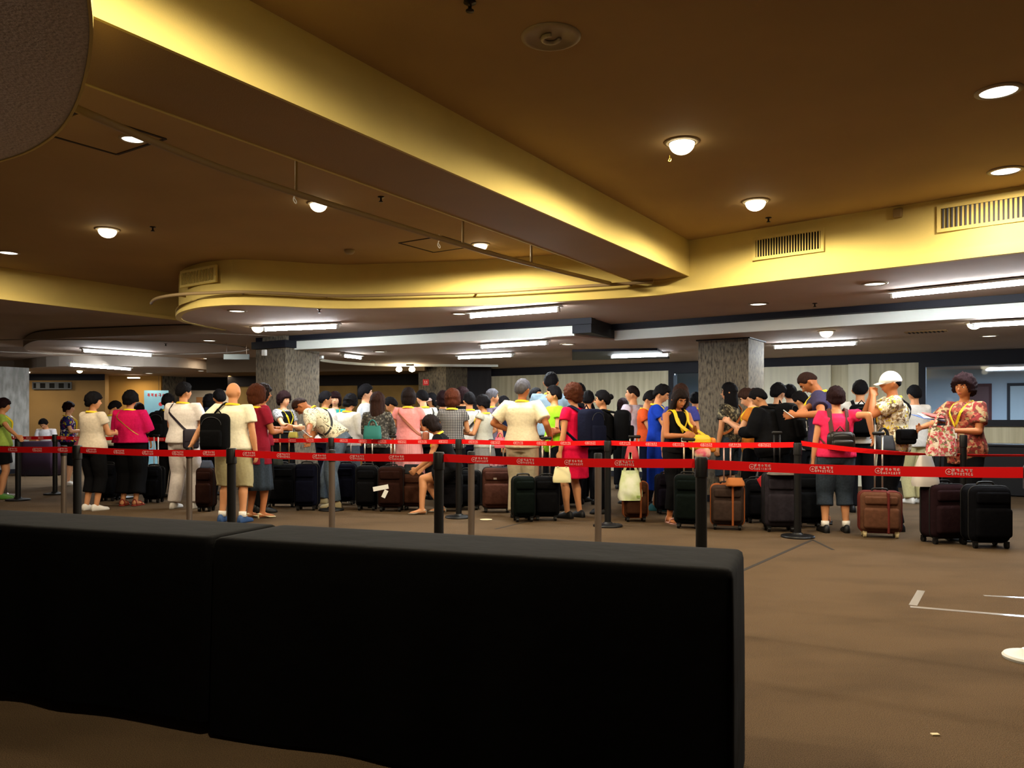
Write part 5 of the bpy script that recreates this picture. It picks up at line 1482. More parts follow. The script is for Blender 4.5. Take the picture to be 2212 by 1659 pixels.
soft_bag(157, 975, 118.0, 0.2, 0.12, 0.26, mat('rose_bag', 'b5505e', rough=0.8), 'rose coloured bag hanging at the hip of the floral blouse person', 'handbag', taper=0.9, handles=False)
# red pennant
p = wp(1640, 1030, 190)
t = empty('pennant', (p.x, p.y - 0.14, p.z), 0.1, 'small red pennant hanging over the black suitcase', 'flag')
MB().add([(0.07, 0, 0.10), (-0.075, -0.01, -0.02), (-0.02, 0, -0.11), (0.075, 0.0, 0.02), (0.07, 0.006, 0.10), (-0.075, -0.004, -0.02), (-0.02, 0.006, -0.11), (0.075, 0.006, 0.02)], [(0, 1, 2, 3), (7, 6, 5, 4), (0, 4, 5, 1), (1, 5, 6, 2), (2, 6, 7, 3), (3, 7, 4, 0)]).build('cloth', mat('red_flag', 'c8262a', rough=0.7), t)
MB().tube([(0.07, 0.004, 0.11), (0.078, 0.004, -0.02)], 0.004, 6).build('stick', ALU, t)

# ------------------------------------------------------------------ floor marks
def floor_strip(name, a, b, w, m, label, z=0.0015):
    A, B = V((a.x, a.y, 0)), V((b.x, b.y, 0)); d = (B - A).normalized(); n = V((-d.y, d.x, 0))
    c = (A + B) / 2
    mb = MB().loft([[q + n * w / 2 * sx + V((0, 0, zz)) - c for sx, zz in ((-1, 0.0), (1, 0.0), (1, z), (-1, z))] for q in (A, B)])
    return tag(mb.build(name, m, loc=(c.x, c.y, 0.0005)), label, 'tape')
TAPE = mat('clear_shiny_tape', '8f8a84', rough=0.18, spec=0.8)
floor_strip('floor_tape', atz(1966, 1311, 0), atz(2330, 1342, 0), 0.05, TAPE, 'long strip of shiny clear tape on the carpet, nearer one')
floor_strip('floor_tape', atz(1972, 1308, 0), atz(1990, 1276, 0), 0.05, TAPE, 'short strip of shiny clear tape on the carpet joining the long one')
floor_strip('floor_tape', atz(2125, 1287, 0), atz(2330, 1298, 0), 0.04, TAPE, 'thin strip of shiny clear tape on the carpet, farther one')
SEAM = mat('carpet_seam', '2b241d', rough=0.95)
floor_strip('floor_seam', atz(1560, 1252, 0), atz(1755, 1166, 0), 0.035, SEAM, 'dark carpet seam running up to the far barrier post', 0.001)
floor_strip('floor_seam', atz(1755, 1166, 0), atz(1800, 1188, 0), 0.03, SEAM, 'short dark carpet seam beside the far barrier post', 0.001)
floor_strip('floor_seam', atz(1070, 1143, 0), atz(1160, 1122, 0), 0.03, SEAM, 'dark carpet seam behind the draped table', 0.001)
p = atz(1050, 1123, 0)
tag(MB().lathe([(0.07, 0.001), (0.075, 0.006), (0.001, 0.008)], 20).build('paper_scrap', mat('pale_paper', 'd0c09a', rough=0.8), loc=p), 'pale round paper scrap on the carpet beside a grey steel post', 'paper')
p = atz(2020, 1588, 0)
tag(MB().rbox((0, 0, 0.003), (0.03, 0.02, 0.006), 0.002, 2).build('paper_scrap', mat('pale_paper', 'd0c09a', rough=0.8), loc=p), 'tiny pale crumb of paper on the open carpet', 'paper')

# small table at the far left with dark cloth
g = gp(92, 100)
t = empty('side_table', (g.x, g.y, 0), 0.05, 'small table with dark purple cloth in front of the seated man', 'table')
mb = MB(); rings = []
for z, o in ((0.74, -0.05), (0.74, 0.0), (0.72, 0.01), (0.4, 0.02), (0.02, 0.045)):
    rings.append([V((x * (0.33 + o * (1 + 0.3 * math.sin(q * 1.9))), y * (0.26 + o), z)) for q, (x, y) in enumerate([(math.copysign(abs(math.cos(a)) ** 0.3, math.cos(a)), math.copysign(abs(math.sin(a)) ** 0.3, math.sin(a))) for a in [2 * PI * k / 48 for k in range(48)]])])
mb.loft(rings).build('tablecloth', mat('dark_purple_cloth', '2a1626', rough=0.9), t, smooth=True)
for sx in (-1, 1):
    for sy in (-1, 1): MB().box((sx * 0.26, sy * 0.2, 0.35), (0.03, 0.03, 0.7)).build('leg', CHROME, t)
# ------------------------------------------------------------------ the queue
WH, CRM, MAG = cloth('e4dcd6', 'white_tshirt_cotton'), cloth('e6dfc6', 'cream_cotton'), cloth('c2164f', 'magenta_knit')
BLKF, NAVF, DEN = cloth('0f0f11', 'black_fabric'), cloth('161a2c', 'navy_fabric'), mat('dark_denim', '26303c', rough=0.9, noise_amt=0.2, noise_scale=50, bump=0.4, bump_scale=14)
JEANS = mat('grey_blue_denim', '5b6a7a', rough=0.9, noise_amt=0.15, noise_scale=40, bump=0.4, bump_scale=14)
KHAKI, BEIGE, LGREY = cloth('a59c78', 'khaki_cotton'), cloth('b3a68c', 'beige_cotton'), cloth('cfc6c2', 'pale_grey_cotton')
WSHOE, BSHOE, BLSHOE, GSHOE, TSHOE = mat('white_shoe', 'd8d4cc', rough=0.5), mat('black_shoe', '121213', rough=0.5), mat('blue_shoe', '2d4a78', rough=0.6), mat('green_shoe', '4a7a2a', rough=0.6), mat('tan_shoe', 'bfae86', rough=0.6)
SOCK = cloth('e2ded6', 'white_sock')
BLN = mat('black_nylon', '0a0a0c', rough=0.85, spec=0.05, bump=0.2, bump_scale=30)
NVN = mat('navy_nylon', '14172a', rough=0.85, spec=0.05, bump=0.2, bump_scale=30)
P = person
# --- far left
P('lime', 4, 142.0, 861, 62, 'person in a lime green top and dark shorts leaning on a barrier post', fat=1.08, skin=1, hair=('pixie', 'darkred'), arms=('hang', ('w', 44, 950, 146)),
  shirt=dict(m=cloth('9cb450', 'lime_cotton'), sleeve=0.55), bottom=dict(kind='trousers', m=BLKF, length=-0.3, loose=0.03), shoes=(GSHOE,), hp=5)
P('seated_man', 103, 92.0, 912, 180, 'man in a white shirt sitting at the dark purple table, head bowed', male=True, H=1.66, pelz=0.50, hp=32, lean=12, arms=('low', 'low'), legs=((-0.12, 0.40), (0.12, 0.40)),
  shirt=dict(m=cloth('d6d0d2', 'white_shirt_cotton'), sleeve=0.6), bottom=dict(kind='trousers', m=NAVF), shoes=(BSHOE,), lan=False, hair=('short', 'black'))
P('floral', 147, 118.0, 869, 70, 'woman in a dark blue blouse with yellow and violet blooms, standing behind the far belt', fat=1.12, skin=0, hair=('pixie', 'darkred'), hth=1.2, arms=('bent', 'bent'),
  shirt=dict(m=pattern('blue_floral_print', 'floral', ('1a2058', '20286a', '5c3a7c', 'b7b53a', '2a2c70', 'd8d4d8', '7c1c50'), 28), sleeve=0.6, flare=0.1), bottom=dict(kind='trousers', m=BLKF, length=0.15, loose=0.022), shoes=(WSHOE,))
P('cream_blouse', 200, 163.0, 849, 22, 'woman in a cream blouse and black cropped trousers, short black hair, seen from behind', fat=1.12, hy=40, hair=('pixie', 'black'), hth=1.3, arms=('bent', 'bent'),
  shirt=dict(m=cloth('c9bba6', 'cream_blouse_cotton'), sleeve=0.45, infl=0.02), bottom=dict(kind='trousers', m=BLKF, length=0.55, loose=0.022), shoes=(WSHOE,))
P('polo_left', 242, 136.0, 866, -25, 'man in a pale collared shirt looking down between the cream blouse and the magenta top', male=True, hp=25, hy=70, hair=('short', 'black'), arms=('bent', 'bent'),
  shirt=dict(m=cloth('c3c6b2', 'pale_polo_cotton')), bottom=dict(kind='trousers', m=BLKF), shoes=(BSHOE,))
P('magenta', 281, 154.3, 846, 2, 'woman in a loose magenta top with a thin gold strap across the back', fat=1.12, hair=('pixie', 'black'), hth=1.35, hy=8, arms=('bent', 'bent'),
  shirt=dict(m=MAG, sleeve=1.0, infl=0.042, flare=0.12, hem=0.02), bottom=dict(kind='trousers', m=BLKF, length=0.75, loose=0.05), shoes=(mat('red_sandal', '8c2f22', rough=0.6), 'sandal'))
P('short_dark_red', 300, 112.0, 871, 0, 'person with dark red hair just showing beyond the magenta top\'s shoulder', hair=('pixie', 'darkred'), shirt=dict(m=BLKF), bottom=dict(kind='trousers', m=BLKF), shoes=(BSHOE,), lan=False)
P('behind_white', 362, 140.0, 851, 10, 'dark haired person behind the white T-shirt, in front of the blue banner', male=True, hair=('short', 'black'), arms=('bent', 'bent'), shirt=dict(m=BLKF), bottom=dict(kind='trousers', m=BLKF), shoes=(BSHOE,))
P('white_tee', 396, 160.0, 827, 12, 'man in a white T-shirt and pale trousers with a dark bag strap across the back', male=True, fat=1.20, skin=1, hy=28, hair=('short', 'black'), arms=('bent', 'bent'),
  legs=((-0.14, 0.0), (0.13, 0.06)), shirt=dict(m=WH, sleeve=0.62, infl=0.022, flare=0.08), bottom=dict(kind='trousers', m=LGREY, length=0.98, loose=0.032), shoes=(WSHOE,))
P('dark_head_a', 452, 136.0, 853, 15, 'dark haired person behind the bald man, lower of two black heads', hair=('bob', 'black'), shirt=dict(m=NAVF), bottom=dict(kind='trousers', m=BLKF), shoes=(BSHOE,), lan=False)
P('dark_head_b', 474, 143.0, 842, -10, 'dark haired man behind the bald man, taller of two black heads', male=True, hair=('short', 'black'), shirt=dict(m=NAVF), bottom=dict(kind='trousers', m=BLKF), shoes=(BSHOE,), hy=-30)
P('bald', 503, 184.5, 825, 8, 'bald man in a cream T-shirt and khaki shorts with one hand on a grey post', male=True, fat=1.18, skin=1, hair=('bald', 'black'), hy=10, arms=(('w', 412, 962, 189), 'hang'),
  legs=((-0.15, 0.02), (0.13, -0.02)), shirt=dict(m=CRM, sleeve=0.60, infl=0.022, flare=0.06), bottom=dict(kind='trousers', m=KHAKI, length=0.12, loose=0.042), shoes=(BLSHOE, 'shoe', SOCK))
P('red_dress', 553, 176.6, 834, 35, 'woman with auburn hair in a dark red tunic over a denim skirt and white heels', fat=1.05, skin=2, hair=('bob', 'auburn'), hth=1.3, hy=5, arms=('bent', 'bent'), legs=((-0.06, -0.05), (0.10, 0.02)),
  shirt=dict(m=cloth('7c1a2a', 'dark_red_jersey'), sleeve=0.6, skirt=(0.68, 0.03)), bottom=dict(kind='skirt', m=DEN, zb=0.36, flare=0.05), shoes=(mat('cream_shoe', 'd9cda4', rough=0.4), 'heel'))
P('dark_red_two', 566, 166.0, 831, 62, 'woman in dark red half hidden behind the auburn haired one, facing the mottled column', skin=2, hair=('bob', 'brunette'), arms=('bent', 'bent'), shirt=dict(m=cloth('8a2032', 'dark_red_cotton'), sleeve=0.6), bottom=dict(kind='trousers', m=BLKF), shoes=(BSHOE,), lan=False)
P('clerk', 612, 143.0, 847, 116, 'woman in a black vest with silver sequin sleeves, before the mottled column', skin=0, fat=1.05, hair=('fringe', 'darkred'), hth=1.2, arms=('bent', 'fwd'),
  shirt=dict(m=pattern('sequin_print', 'lace', ('8c8c90', 'd8d8dc', '2a2a2e', '55555a'), 90), sleeve=0.55), vest=dict(m=BLKF, sleeve=0.0, infl=0.026, top=0.47), bottom=dict(kind='trousers', m=BLKF), shoes=(BSHOE,))
# --- bending man and those around
P('bending', 714, 157.1, 867, 275, 'man bending far forward in a cream shirt with dark swirls and grey blue jeans', male=True, H=1.76, lean=47, hp=32, skin=2, hair=('crop', 'brown'), arms=(('w', 664, 962, 172), ('w', 668, 958, 160)),
  legs=((-0.12, -0.10), (0.12, 0.16)), shirt=dict(m=pattern('cream_swirl_print', 'paisley', ('4a443c', 'd8cfb2', 'ddd5bb', 'cfc4a2', '8c8470'), 9), sleeve=1.3, infl=0.026, top=0.49), bottom=dict(kind='trousers', m=JEANS, length=0.98, loose=0.026), shoes=(TSHOE,))
P('behind_bend', 702, 141.5, 846, 40, 'dark haired man in pale cotton right behind the bending man', male=True, hy=25, hair=('short', 'black'), shirt=dict(m=WH), bottom=dict(kind='trousers', m=NAVF), shoes=(BSHOE,))
P('teal', 724, 133.9, 848, 172, 'woman in a teal shirt and yellow lanyard facing the tables, red brown hair', skin=0, hair=('bob', 'darkred'), arms=('bent', 'bent'), shirt=dict(m=cloth('2f9a90', 'teal_cotton')), bottom=dict(kind='trousers', m=BLKF), shoes=(BSHOE,))
P('white_long', 752, 148.1, 853, 30, 'woman in a white long sleeved shirt with wavy black hair', hair=('curly', 'black'), hth=0.8, hp=20, arms=('low', 'low'), shirt=dict(m=cloth('d9d7d0', 'white_linen'), sleeve=1.7, infl=0.024), bottom=dict(kind='trousers', m=JEANS), shoes=(WSHOE,))
P('tall_boy', 789, 142.1, 832, 75, 'young man in a grey white T-shirt looking over the crowd, before the ochre wall', male=True, skin=0, hair=('short', 'black'), hth=1.3, shirt=dict(m=cloth('bcc0c6', 'grey_white_cotton')), bottom=dict(kind='trousers', m=NAVF), shoes=(BSHOE,), lan=False)
P('long_hair', 815, 157.8, 849, 5, 'woman with long brown hair and a grey lace top carrying a teal bag', hair=('long', 'brown'), hth=1.3, arms=('bent', 'bent'),
  shirt=dict(m=pattern('grey_lace', 'lace', ('8d8a80', '504d48', '3a3835', '2a2826'), 30), sleeve=1.4), bottom=dict(kind='trousers', m=BLKF), shoes=(BSHOE,), lan=False)
P('bowed_blue', 852, 147.4, 858, -40, 'man in a light blue shirt bowing his head beside the salmon pink top', male=True, hp=28, hy=-40, hair=('short', 'black'), arms=('phone', 'phone'), shirt=dict(m=cloth('8d9cb4', 'light_blue_cotton')), bottom=dict(kind='trousers', m=BLKF), shoes=(BSHOE,))
P('pink', 882, 153.1, 840, 4, 'woman in a salmon pink top and striped pink skirt, tan strap across her back', fat=1.05, skin=1, hair=('bob', 'brunette'), hth=1.0, arms=('hang', 'bent'),
  shirt=dict(m=cloth('dd8a86', 'salmon_cotton'), sleeve=0.42, infl=0.018, hem=0.02), bottom=dict(kind='skirt', m=pattern('pink_stripe', 'stripe', ('c97f7d', 'd99a96', 'e8b6b0', 'b56c70'), 12), zb=0.42, flare=0.05), shoes=(WSHOE,))
P('strap_man', 915, 143.7, 843, -35, 'man in a white T-shirt with a shoulder strap behind the salmon pink top', male=True, skin=0, hair=('short', 'black'), hp=18, arms=('phone', 'bent'), shirt=dict(m=cloth('c9ccc6', 'off_white_cotton')), bottom=dict(kind='trousers', m=BLKF), shoes=(BSHOE,))
P('sunhat', 933, 118.0, 851, 20, 'person in a pale pink sun hat deep in the crowd before the grey column', hair=('bob', 'black'), cap=mat('pale_pink_hat', 'd6b7b0', rough=0.8), hy=-160, shirt=dict(m=cloth('d8cf9e', 'pale_yellow_cotton')), bottom=dict(kind='trousers', m=BLKF), shoes=(BSHOE,))
P('plaid', 977, 157.7, 843, 6, 'woman with a reddish brown bob in a fine grey checked blouse', fat=1.0, hair=('bob', 'red'), hth=1.35, arms=('low', 'bent'),
  shirt=dict(m=pattern('grey_plaid', 'plaid', ('2c2a2e', '8b8680', 'b9b4aa', '6a666a'), 14), sleeve=0.4, hem=-0.06), bottom=dict(kind='trousers', m=BLKF), shoes=(BSHOE,))
P('dark_left_plaid', 957, 137.3, 846, 0, 'dark haired person tucked behind the reddish brown bob, the lower head', hair=('bob', 'darkred'), shirt=dict(m=BLKF), bottom=dict(kind='trousers', m=BLKF), shoes=(BSHOE,), lan=False)
P('black_cardigan', 998, 141.2, 838, 30, 'person in a black cardigan beyond the reddish brown bob, dark red tinted hair', hair=('bob', 'darkred'), arms=('bent', 'hang'), shirt=dict(m=BLKF, sleeve=1.6), bottom=dict(kind='trousers', m=BLKF), shoes=(BSHOE,), lan=False)
P('white_polo_strap', 1014, 147.5, 848, -22, 'man in a white polo shirt with a thin dark strap, behind the checked blouse', male=True, hair=('short', 'black'), arms=('bent', 'bent'), shirt=dict(m=cloth('dcdcd8', 'white_polo_cotton')), bottom=dict(kind='trousers', m=NAVF), shoes=(BSHOE,))
P('seated', 968, 168.0, 901, 272, 'woman in black sitting on a low case, bare calves and silver heeled sandals', H=1.58, skin=1, pelz=0.60, lean=24, hp=10, hair=('bob', 'brunette'), hth=1.1, arms=('knee', 'low'), legs=((-0.16, 0.33), (0.10, 0.10)),
  shirt=dict(m=BLKF, sleeve=0.25, hem=-0.05), bottom=dict(kind='trousers', m=BLKF, length=-0.42, loose=0.018), shoes=(mat('silver_shoe', 'b9b2a4', rough=0.3, metal=0.5), 'heel'))
P('grey_sleeveless', 1046, 152.6, 855, 292, 'woman in a pale grey sleeveless top with one hand on her hip, short black hair', hair=('pixie', 'black'), hth=1.25, hp=5, arms=('bent', 'hip'),
  shirt=dict(m=cloth('a9a698', 'pale_grey_green_cotton'), sleeve=0.12), bottom=dict(kind='skirt', m=cloth('77736e', 'grey_skirt_cotton'), zb=0.45, flare=0.06), shoes=(BSHOE,))
P('grey_hair_purple', 1062, 143.6, 841, 58, 'grey haired man in a dusty purple shirt behind the grey sleeveless top', male=True, fat=1.12, hair=('short', 'grey'), shirt=dict(m=cloth('6c6478', 'dusty_purple_cotton')), bottom=dict(kind='trousers', m=BLKF), shoes=(BSHOE,), hy=15)
P('dark_cap', 1089, 134.0, 856, -60, 'person with smooth black hair low in the crowd beside the cream polo shirt', hair=('short', 'black'), shirt=dict(m=NAVF), bottom=dict(kind='trousers', m=BLKF), shoes=(BSHOE,), lan=False)
P('cream_polo', 1128, 175.5, 819, 18, 'grey haired man in a cream polo shirt and beige trousers, hand on a luggage handle', male=True, fat=1.10, skin=2, hy=18, hair=('short', 'grey'), hth=0.8, arms=('hip', ('w', 1190, 948, 176)),
  shirt=dict(m=cloth('d8cdb0', 'cream_polo_cotton'), sleeve=0.75, infl=0.028, flare=0.06, hem=-0.06), bottom=dict(kind='trousers', m=BEIGE, loose=0.028), shoes=(BSHOE,))
P('red_face', 1156, 146.0, 837, 120, 'man with a flushed face and pinkish shirt between the cream and the blue polo shirts', male=True, skin=1, hair=('crop', 'black'), shirt=dict(m=cloth('c77e78', 'pinkish_cotton')), bottom=dict(kind='trousers', m=BLKF), shoes=(BSHOE,), lan=False)
P('blue_polo', 1190, 152.8, 805, 5, 'tall man in a grey blue polo shirt, tallest head of the crowd', male=True, fat=1.15, skin=2, hair=('short', 'black'), hth=0.8, hy=10, arms=('bent', 'bent'), shirt=dict(m=cloth('7b93a8', 'grey_blue_cotton'), sleeve=0.7, infl=0.026), bottom=dict(kind='trousers', m=cloth('2a2422', 'dark_brown_cotton')), shoes=(BSHOE,), badge=False)
P('lime_vest', 1198, 162.5, 834, 250, 'woman in a bright lime vest beside the curly red hair, face turned to the tables', skin=1, hair=('short', 'black'), hy=20, arms=('low', 'hang'), shirt=dict(m=cloth('8fce2a', 'bright_lime_cotton'), sleeve=0.4, hem=-0.12), bottom=dict(kind='trousers', m=BLKF), shoes=(BSHOE,), lan=False)
P('magenta_dress', 1240, 176.1, 834, 312, 'woman with curly red brown hair in a bright pink red dress, bare legs', fat=1.10, skin=1, hair=('curly', 'auburn'), hth=1.15, arms=('hang', 'bent'),
  dress=dict(m=cloth('d0143f', 'pink_red_jersey'), sleeve=0.42, infl=0.018, skirt=(0.50, 0.015)), shoes=(BSHOE,), lan=False, legs=((-0.11, 0.02), (0.09, -0.02)))
P('black_hair_a', 1250, 146.7, 829, 30, 'person with black hair showing above the curly red brown hair', male=True, hair=('short', 'black'), shirt=dict(m=BLKF), bottom=dict(kind='trousers', m=BLKF), shoes=(BSHOE,), lan=False)
P('black_hair_b', 1270, 151.3, 845, 10, 'black haired person with white striped shoulders beyond the pink red dress', hair=('short', 'black'), shirt=dict(m=pattern('white_black_stripe', 'stripe', ('1a1a1e', 'd0d0d4', '26262a', 'c0c0c4'), 9)), bottom=dict(kind='trousers', m=BLKF), shoes=(BSHOE,), lan=False)
P('bun', 1303, 168.0, 845, 282, 'woman in black with glasses and black hair gathered in a bun', fat=1.12, hair=('bun', 'black'), hth=1.3, glasses=True, arms=('bent', 'bent'), shirt=dict(m=BLKF, sleeve=1.6, infl=0.03), bottom=dict(kind='trousers', m=BLKF), shoes=(BSHOE,))
P('small_bob', 1345, 124.0, 862, 15, 'small dark bobbed head between the bun and the lavender shirt', hair=('bob', 'darkred'), shirt=dict(m=cloth('8a7a6a', 'taupe_cotton')), bottom=dict(kind='trousers', m=BLKF), shoes=(BSHOE,))
P('lavender', 1368, 150.6, 833, 308, 'man with cropped hair in a pale lavender shirt and black trousers, back turned', male=True, skin=1, hair=('crop', 'brunette'), hy=-22, arms=('bent', 'hang'), shirt=dict(m=cloth('bdb3c6', 'pale_lavender_cotton'), sleeve=0.7, infl=0.022), bottom=dict(kind='trousers', m=BLKF), shoes=(BSHOE,), lan=False)
P('orange_boy', 1396, 155.0, 845, 118, 'young man in an orange shirt bowing over his phone', male=True, skin=1, hair=('short', 'black'), hth=1.2, hp=28, glasses=True, arms=('phone', 'phone'), shirt=dict(m=cloth('d4562c', 'orange_cotton')), bottom=dict(kind='trousers', m=NAVF), shoes=(BSHOE,))
P('blue_dress', 1420, 162.3, 832, 108, 'person in a long royal blue dress with a yellow shoulder band, looking down', skin=1, hair=('short', 'black'), hth=1.3, hp=24, arms=('phone', 'phone'), dress=dict(m=cloth('1a3aa6', 'royal_blue_cotton'), sleeve=0.5, skirt=(0.27, 0.0)), shoes=(mat('teal_shoe', '2f6f80', rough=0.6),))
P('yellow_bag', 1462, 185.4, 843, 158, 'woman in a black sleeveless top with yellow straps, eyes cast down', skin=2, fat=0.98, hair=('long', 'brunette'), hth=1.0, hp=24, arms=('phone', 'bent'), shirt=dict(m=BLKF, sleeve=0.0), bottom=dict(kind='trousers', m=BLKF, length=0.75), shoes=(mat('rose_sandal', 'b98a80', rough=0.5), 'sandal'))
P('brown_hair_behind', 1470, 173.7, 832, 25, 'person with long brown hair right behind the yellow straps', hair=('long', 'brown'), hth=1.2, shirt=dict(m=cloth('3b3f88', 'indigo_cotton')), bottom=dict(kind='trousers', m=BLKF), shoes=(BSHOE,), lan=False)
P('red_by_column', 1502, 134.0, 848, 15, 'dark haired person in red at the edge of the wide mottled column', male=True, hair=('short', 'black'), shirt=dict(m=cloth('a02838', 'dull_red_cotton')), bottom=dict(kind='trousers', m=BLKF), shoes=(BSHOE,))
# --- right of the column
P('long_black', 1577, 161.0, 828, 318, 'woman with long straight black hair, glasses and a dark mottled T-shirt', skin=1, hair=('long', 'black'), hth=0.9, hy=-25, glasses=True, arms=('hang', 'hang'),
  shirt=dict(m=pattern('dark_leaf_print', 'paisley', ('1c1a18', '3a362f', '4e4a40', '8c8468'), 10), sleeve=0.62), bottom=dict(kind='trousers', m=DEN, length=0.05, loose=0.03), shoes=(BSHOE,), lan=False)
P('brown_tied', 1626, 167.9, 840, 296, 'woman with tied brown hair looking down, orange top, before the big black coat', skin=0, hair=('bun', 'brown'), hth=1.3, hp=30, arms=('phone', 'phone'), shirt=dict(m=cloth('b9702a', 'rust_orange_cotton'), hem=-0.1), bottom=dict(kind='trousers', m=BLKF), shoes=(BSHOE,))
P('black_coat', 1664, 178.1, 862, 308, 'person in a big black coat bent under a black backpack', fat=1.25, lean=12, hp=24, hair=('short', 'black'), H=1.60, arms=('bent', 'bent'), shirt=dict(m=BLKF, sleeve=1.8, infl=0.045, hem=-0.12), bottom=dict(kind='trousers', m=BLKF), shoes=(BSHOE,), lan=False)
P('face_right', 1680, 157.2, 829, 62, 'black haired young man in profile by the edge of the wide mottled column', male=True, skin=0, hair=('short', 'black'), hth=1.3, shirt=dict(m=BLKF), bottom=dict(kind='trousers', m=BLKF), shoes=(BSHOE,), lan=False)
P('pale_nape', 1706, 153.8, 832, 8, 'black haired person with a bare pale nape and red collar', skin=0, hair=('short', 'black'), hth=1.2, shirt=dict(m=cloth('8a1c24', 'red_collar_cotton'), top=0.46), bottom=dict(kind='trousers', m=BLKF), shoes=(BSHOE,))
P('black_print', 1735, 170.0, 846, 318, 'person in a black and white print shirt before the big bowed man', skin=1, hair=('short', 'black'), hth=1.2, hp=18, arms=('phone', 'phone'), shirt=dict(m=pattern('black_white_print', 'floral', ('101010', '141414', '181818', '101010', '1c1c1c', 'b8b4ac'), 14), sleeve=0.6), bottom=dict(kind='trousers', m=BLKF), shoes=(BSHOE,))
P('bowed_big', 1778, 186.0, 806, 292, 'big man in a dusky violet T-shirt bowing deeply over his phone', male=True, fat=1.15, skin=2, H=1.80, lean=8, hp=42, hair=('crop', 'brown'), arms=(('w', 1722, 897, 192), ('w', 1716, 900, 196)),
  shirt=dict(m=cloth('3a3550', 'dusky_violet_cotton'), sleeve=0.62, infl=0.024), bottom=dict(kind='trousers', m=cloth('4a4a4e', 'dark_grey_cotton'), length=0.1, loose=0.035), shoes=(BSHOE, 'sandal'))
P('pink_tee', 1806, 202.9, 837, 8, 'woman in a bright pink T-shirt with a small black backpack and rolled denim trousers', fat=1.12, skin=1, hair=('pixie', 'darkred'), hth=1.15, hy=6, arms=('hang', ('w', 1884, 938, 208)), legs=((-0.12, 0.0), (0.12, 0.03)),
  shirt=dict(m=cloth('dc2f5c', 'bright_pink_cotton'), sleeve=0.42, infl=0.018, top=0.47), bottom=dict(kind='trousers', m=DEN, length=0.42, loose=0.03), shoes=(BSHOE, 'shoe', SOCK), lan=False)
P('hoodie', 1858, 166.0, 822, 18, 'man in a white hooded top with a black backpack, back turned', male=True, hair=('short', 'black'), hth=0.9, hy=8, arms=('bent', 'bent'), shirt=dict(m=cloth('cdcac4', 'white_hood_cotton'), sleeve=0.9, infl=0.024), bottom=dict(kind='trousers', m=BLKF), shoes=(BSHOE,), lan=False)
P('white_cap', 1928, 199.0, 803, 283, 'man in a white cap and a yellow brown floral shirt, hand raised to his mouth', male=True, fat=1.16, skin=2, hp=4, hair=('crop', 'black'), cap=mat('white_cap_cotton', 'ece9e4', rough=0.8), arms=('mouth', 'mouth'),
  shirt=dict(m=pattern('brown_yellow_floral', 'floral', ('c9bda2', '6e5a44', 'd8d0b8', 'c4b48e', '8c7250', 'd8c23a', 'e2dcc8'), 44), sleeve=0.7, infl=0.026, hem=-0.10), bottom=dict(kind='trousers', m=BLKF, loose=0.026), shoes=(BSHOE,))
P('white_long_back', 1976, 150.0, 833, -12, 'man in plain white shirt and pale yellow trousers behind the white cap', male=True, hair=('short', 'black'), arms=('bent', 'bent'), shirt=dict(m=cloth('d9d5cf', 'plain_white_cotton'), sleeve=0.8, infl=0.024, hem=-0.1), bottom=dict(kind='trousers', m=cloth('b9b184', 'pale_yellow_trouser_cotton'), loose=0.024), shoes=(WSHOE,), lan=False)
P('russet', 2084, 205.0, 813, 246, 'woman in a russet floral shirt with bushy dark hair reading papers beside the big window', fat=1.16, skin=2, hair=('curly', 'darkred'), hth=1.0, hy=-6, arms=('bent', 'fwd'),
  shirt=dict(m=pattern('russet_floral', 'floral', ('6e2a24', '8a4436', '4a2a20', 'a5664c', '7c2c2c', '94805a', '5c3428'), 34), sleeve=0.7, infl=0.024, hem=-0.16, flare=0.06), bottom=dict(kind='trousers', m=BLKF, loose=0.03), shoes=(BSHOE,))

# ------------------------------------------------------------------ bags they wear
Q = PEOPLE
crossbody(Q['magenta'], 'thin gold bag strap across the magenta top', mat('gold_chain', 'b08a3c', rough=0.4, metal=0.6), mat('gold_chain', 'b08a3c'), side=-1, bag=False, out=0.055, sw=0.009)
crossbody(Q['white_tee'], 'dark pouch on a strap across the white T-shirt', mat('dark_violet_leather', '231c28', rough=0.6), mat('dark_violet_leather', '231c28'), side=-1, t_lo=0.06, w=0.20, h=0.26, phi=50, out=0.034)
backpack(Q['behind_white'], 'black backpack of the person in front of the blue banner', BLN, straps=(-1, 1))
backpack(Q['bald'], 'black backpack slung on one shoulder of the bald man', BLN, w=0.33, h=0.44, d=0.18, t=0.17, straps=(-1,), xoff=-0.09)
crossbody(Q['pink'], 'tan strap across the salmon pink top', mat('tan_leather', '9c5d44', rough=0.6), mat('tan_leather', '9c5d44'), side=-1, t_lo=0.10, phi=100, w=0.18, h=0.16)
crossbody(Q['bending'], 'dark strap across the bending man\'s swirled shirt', mat('dark_strap', '2c2c2e', rough=0.7), mat('dark_strap', '2c2c2e'), side=1, bag=False, out=0.04)
crossbody(Q['strap_man'], 'dark strap of the man behind the salmon pink top', mat('dark_strap', '2c2c2e'), mat('dark_strap', '2c2c2e'), side=1, bag=False)
crossbody(Q['white_polo_strap'], 'thin dark strap over the white polo shirt', mat('dark_strap', '2c2c2e'), mat('dark_strap', '2c2c2e'), side=1, bag=False)
backpack(Q['magenta_dress'], 'navy backpack with many pockets on the woman in the pink red dress', NVN, w=0.33, h=0.46, d=0.22, t=0.24)
backpack(Q['bun'], 'large black backpack on the woman with the bun', BLN, w=0.36, h=0.46, d=0.20, t=0.27)
backpack(Q['black_coat'], 'big black backpack on the person in the black coat', BLN, w=0.36, h=0.5, d=0.20, t=0.24)
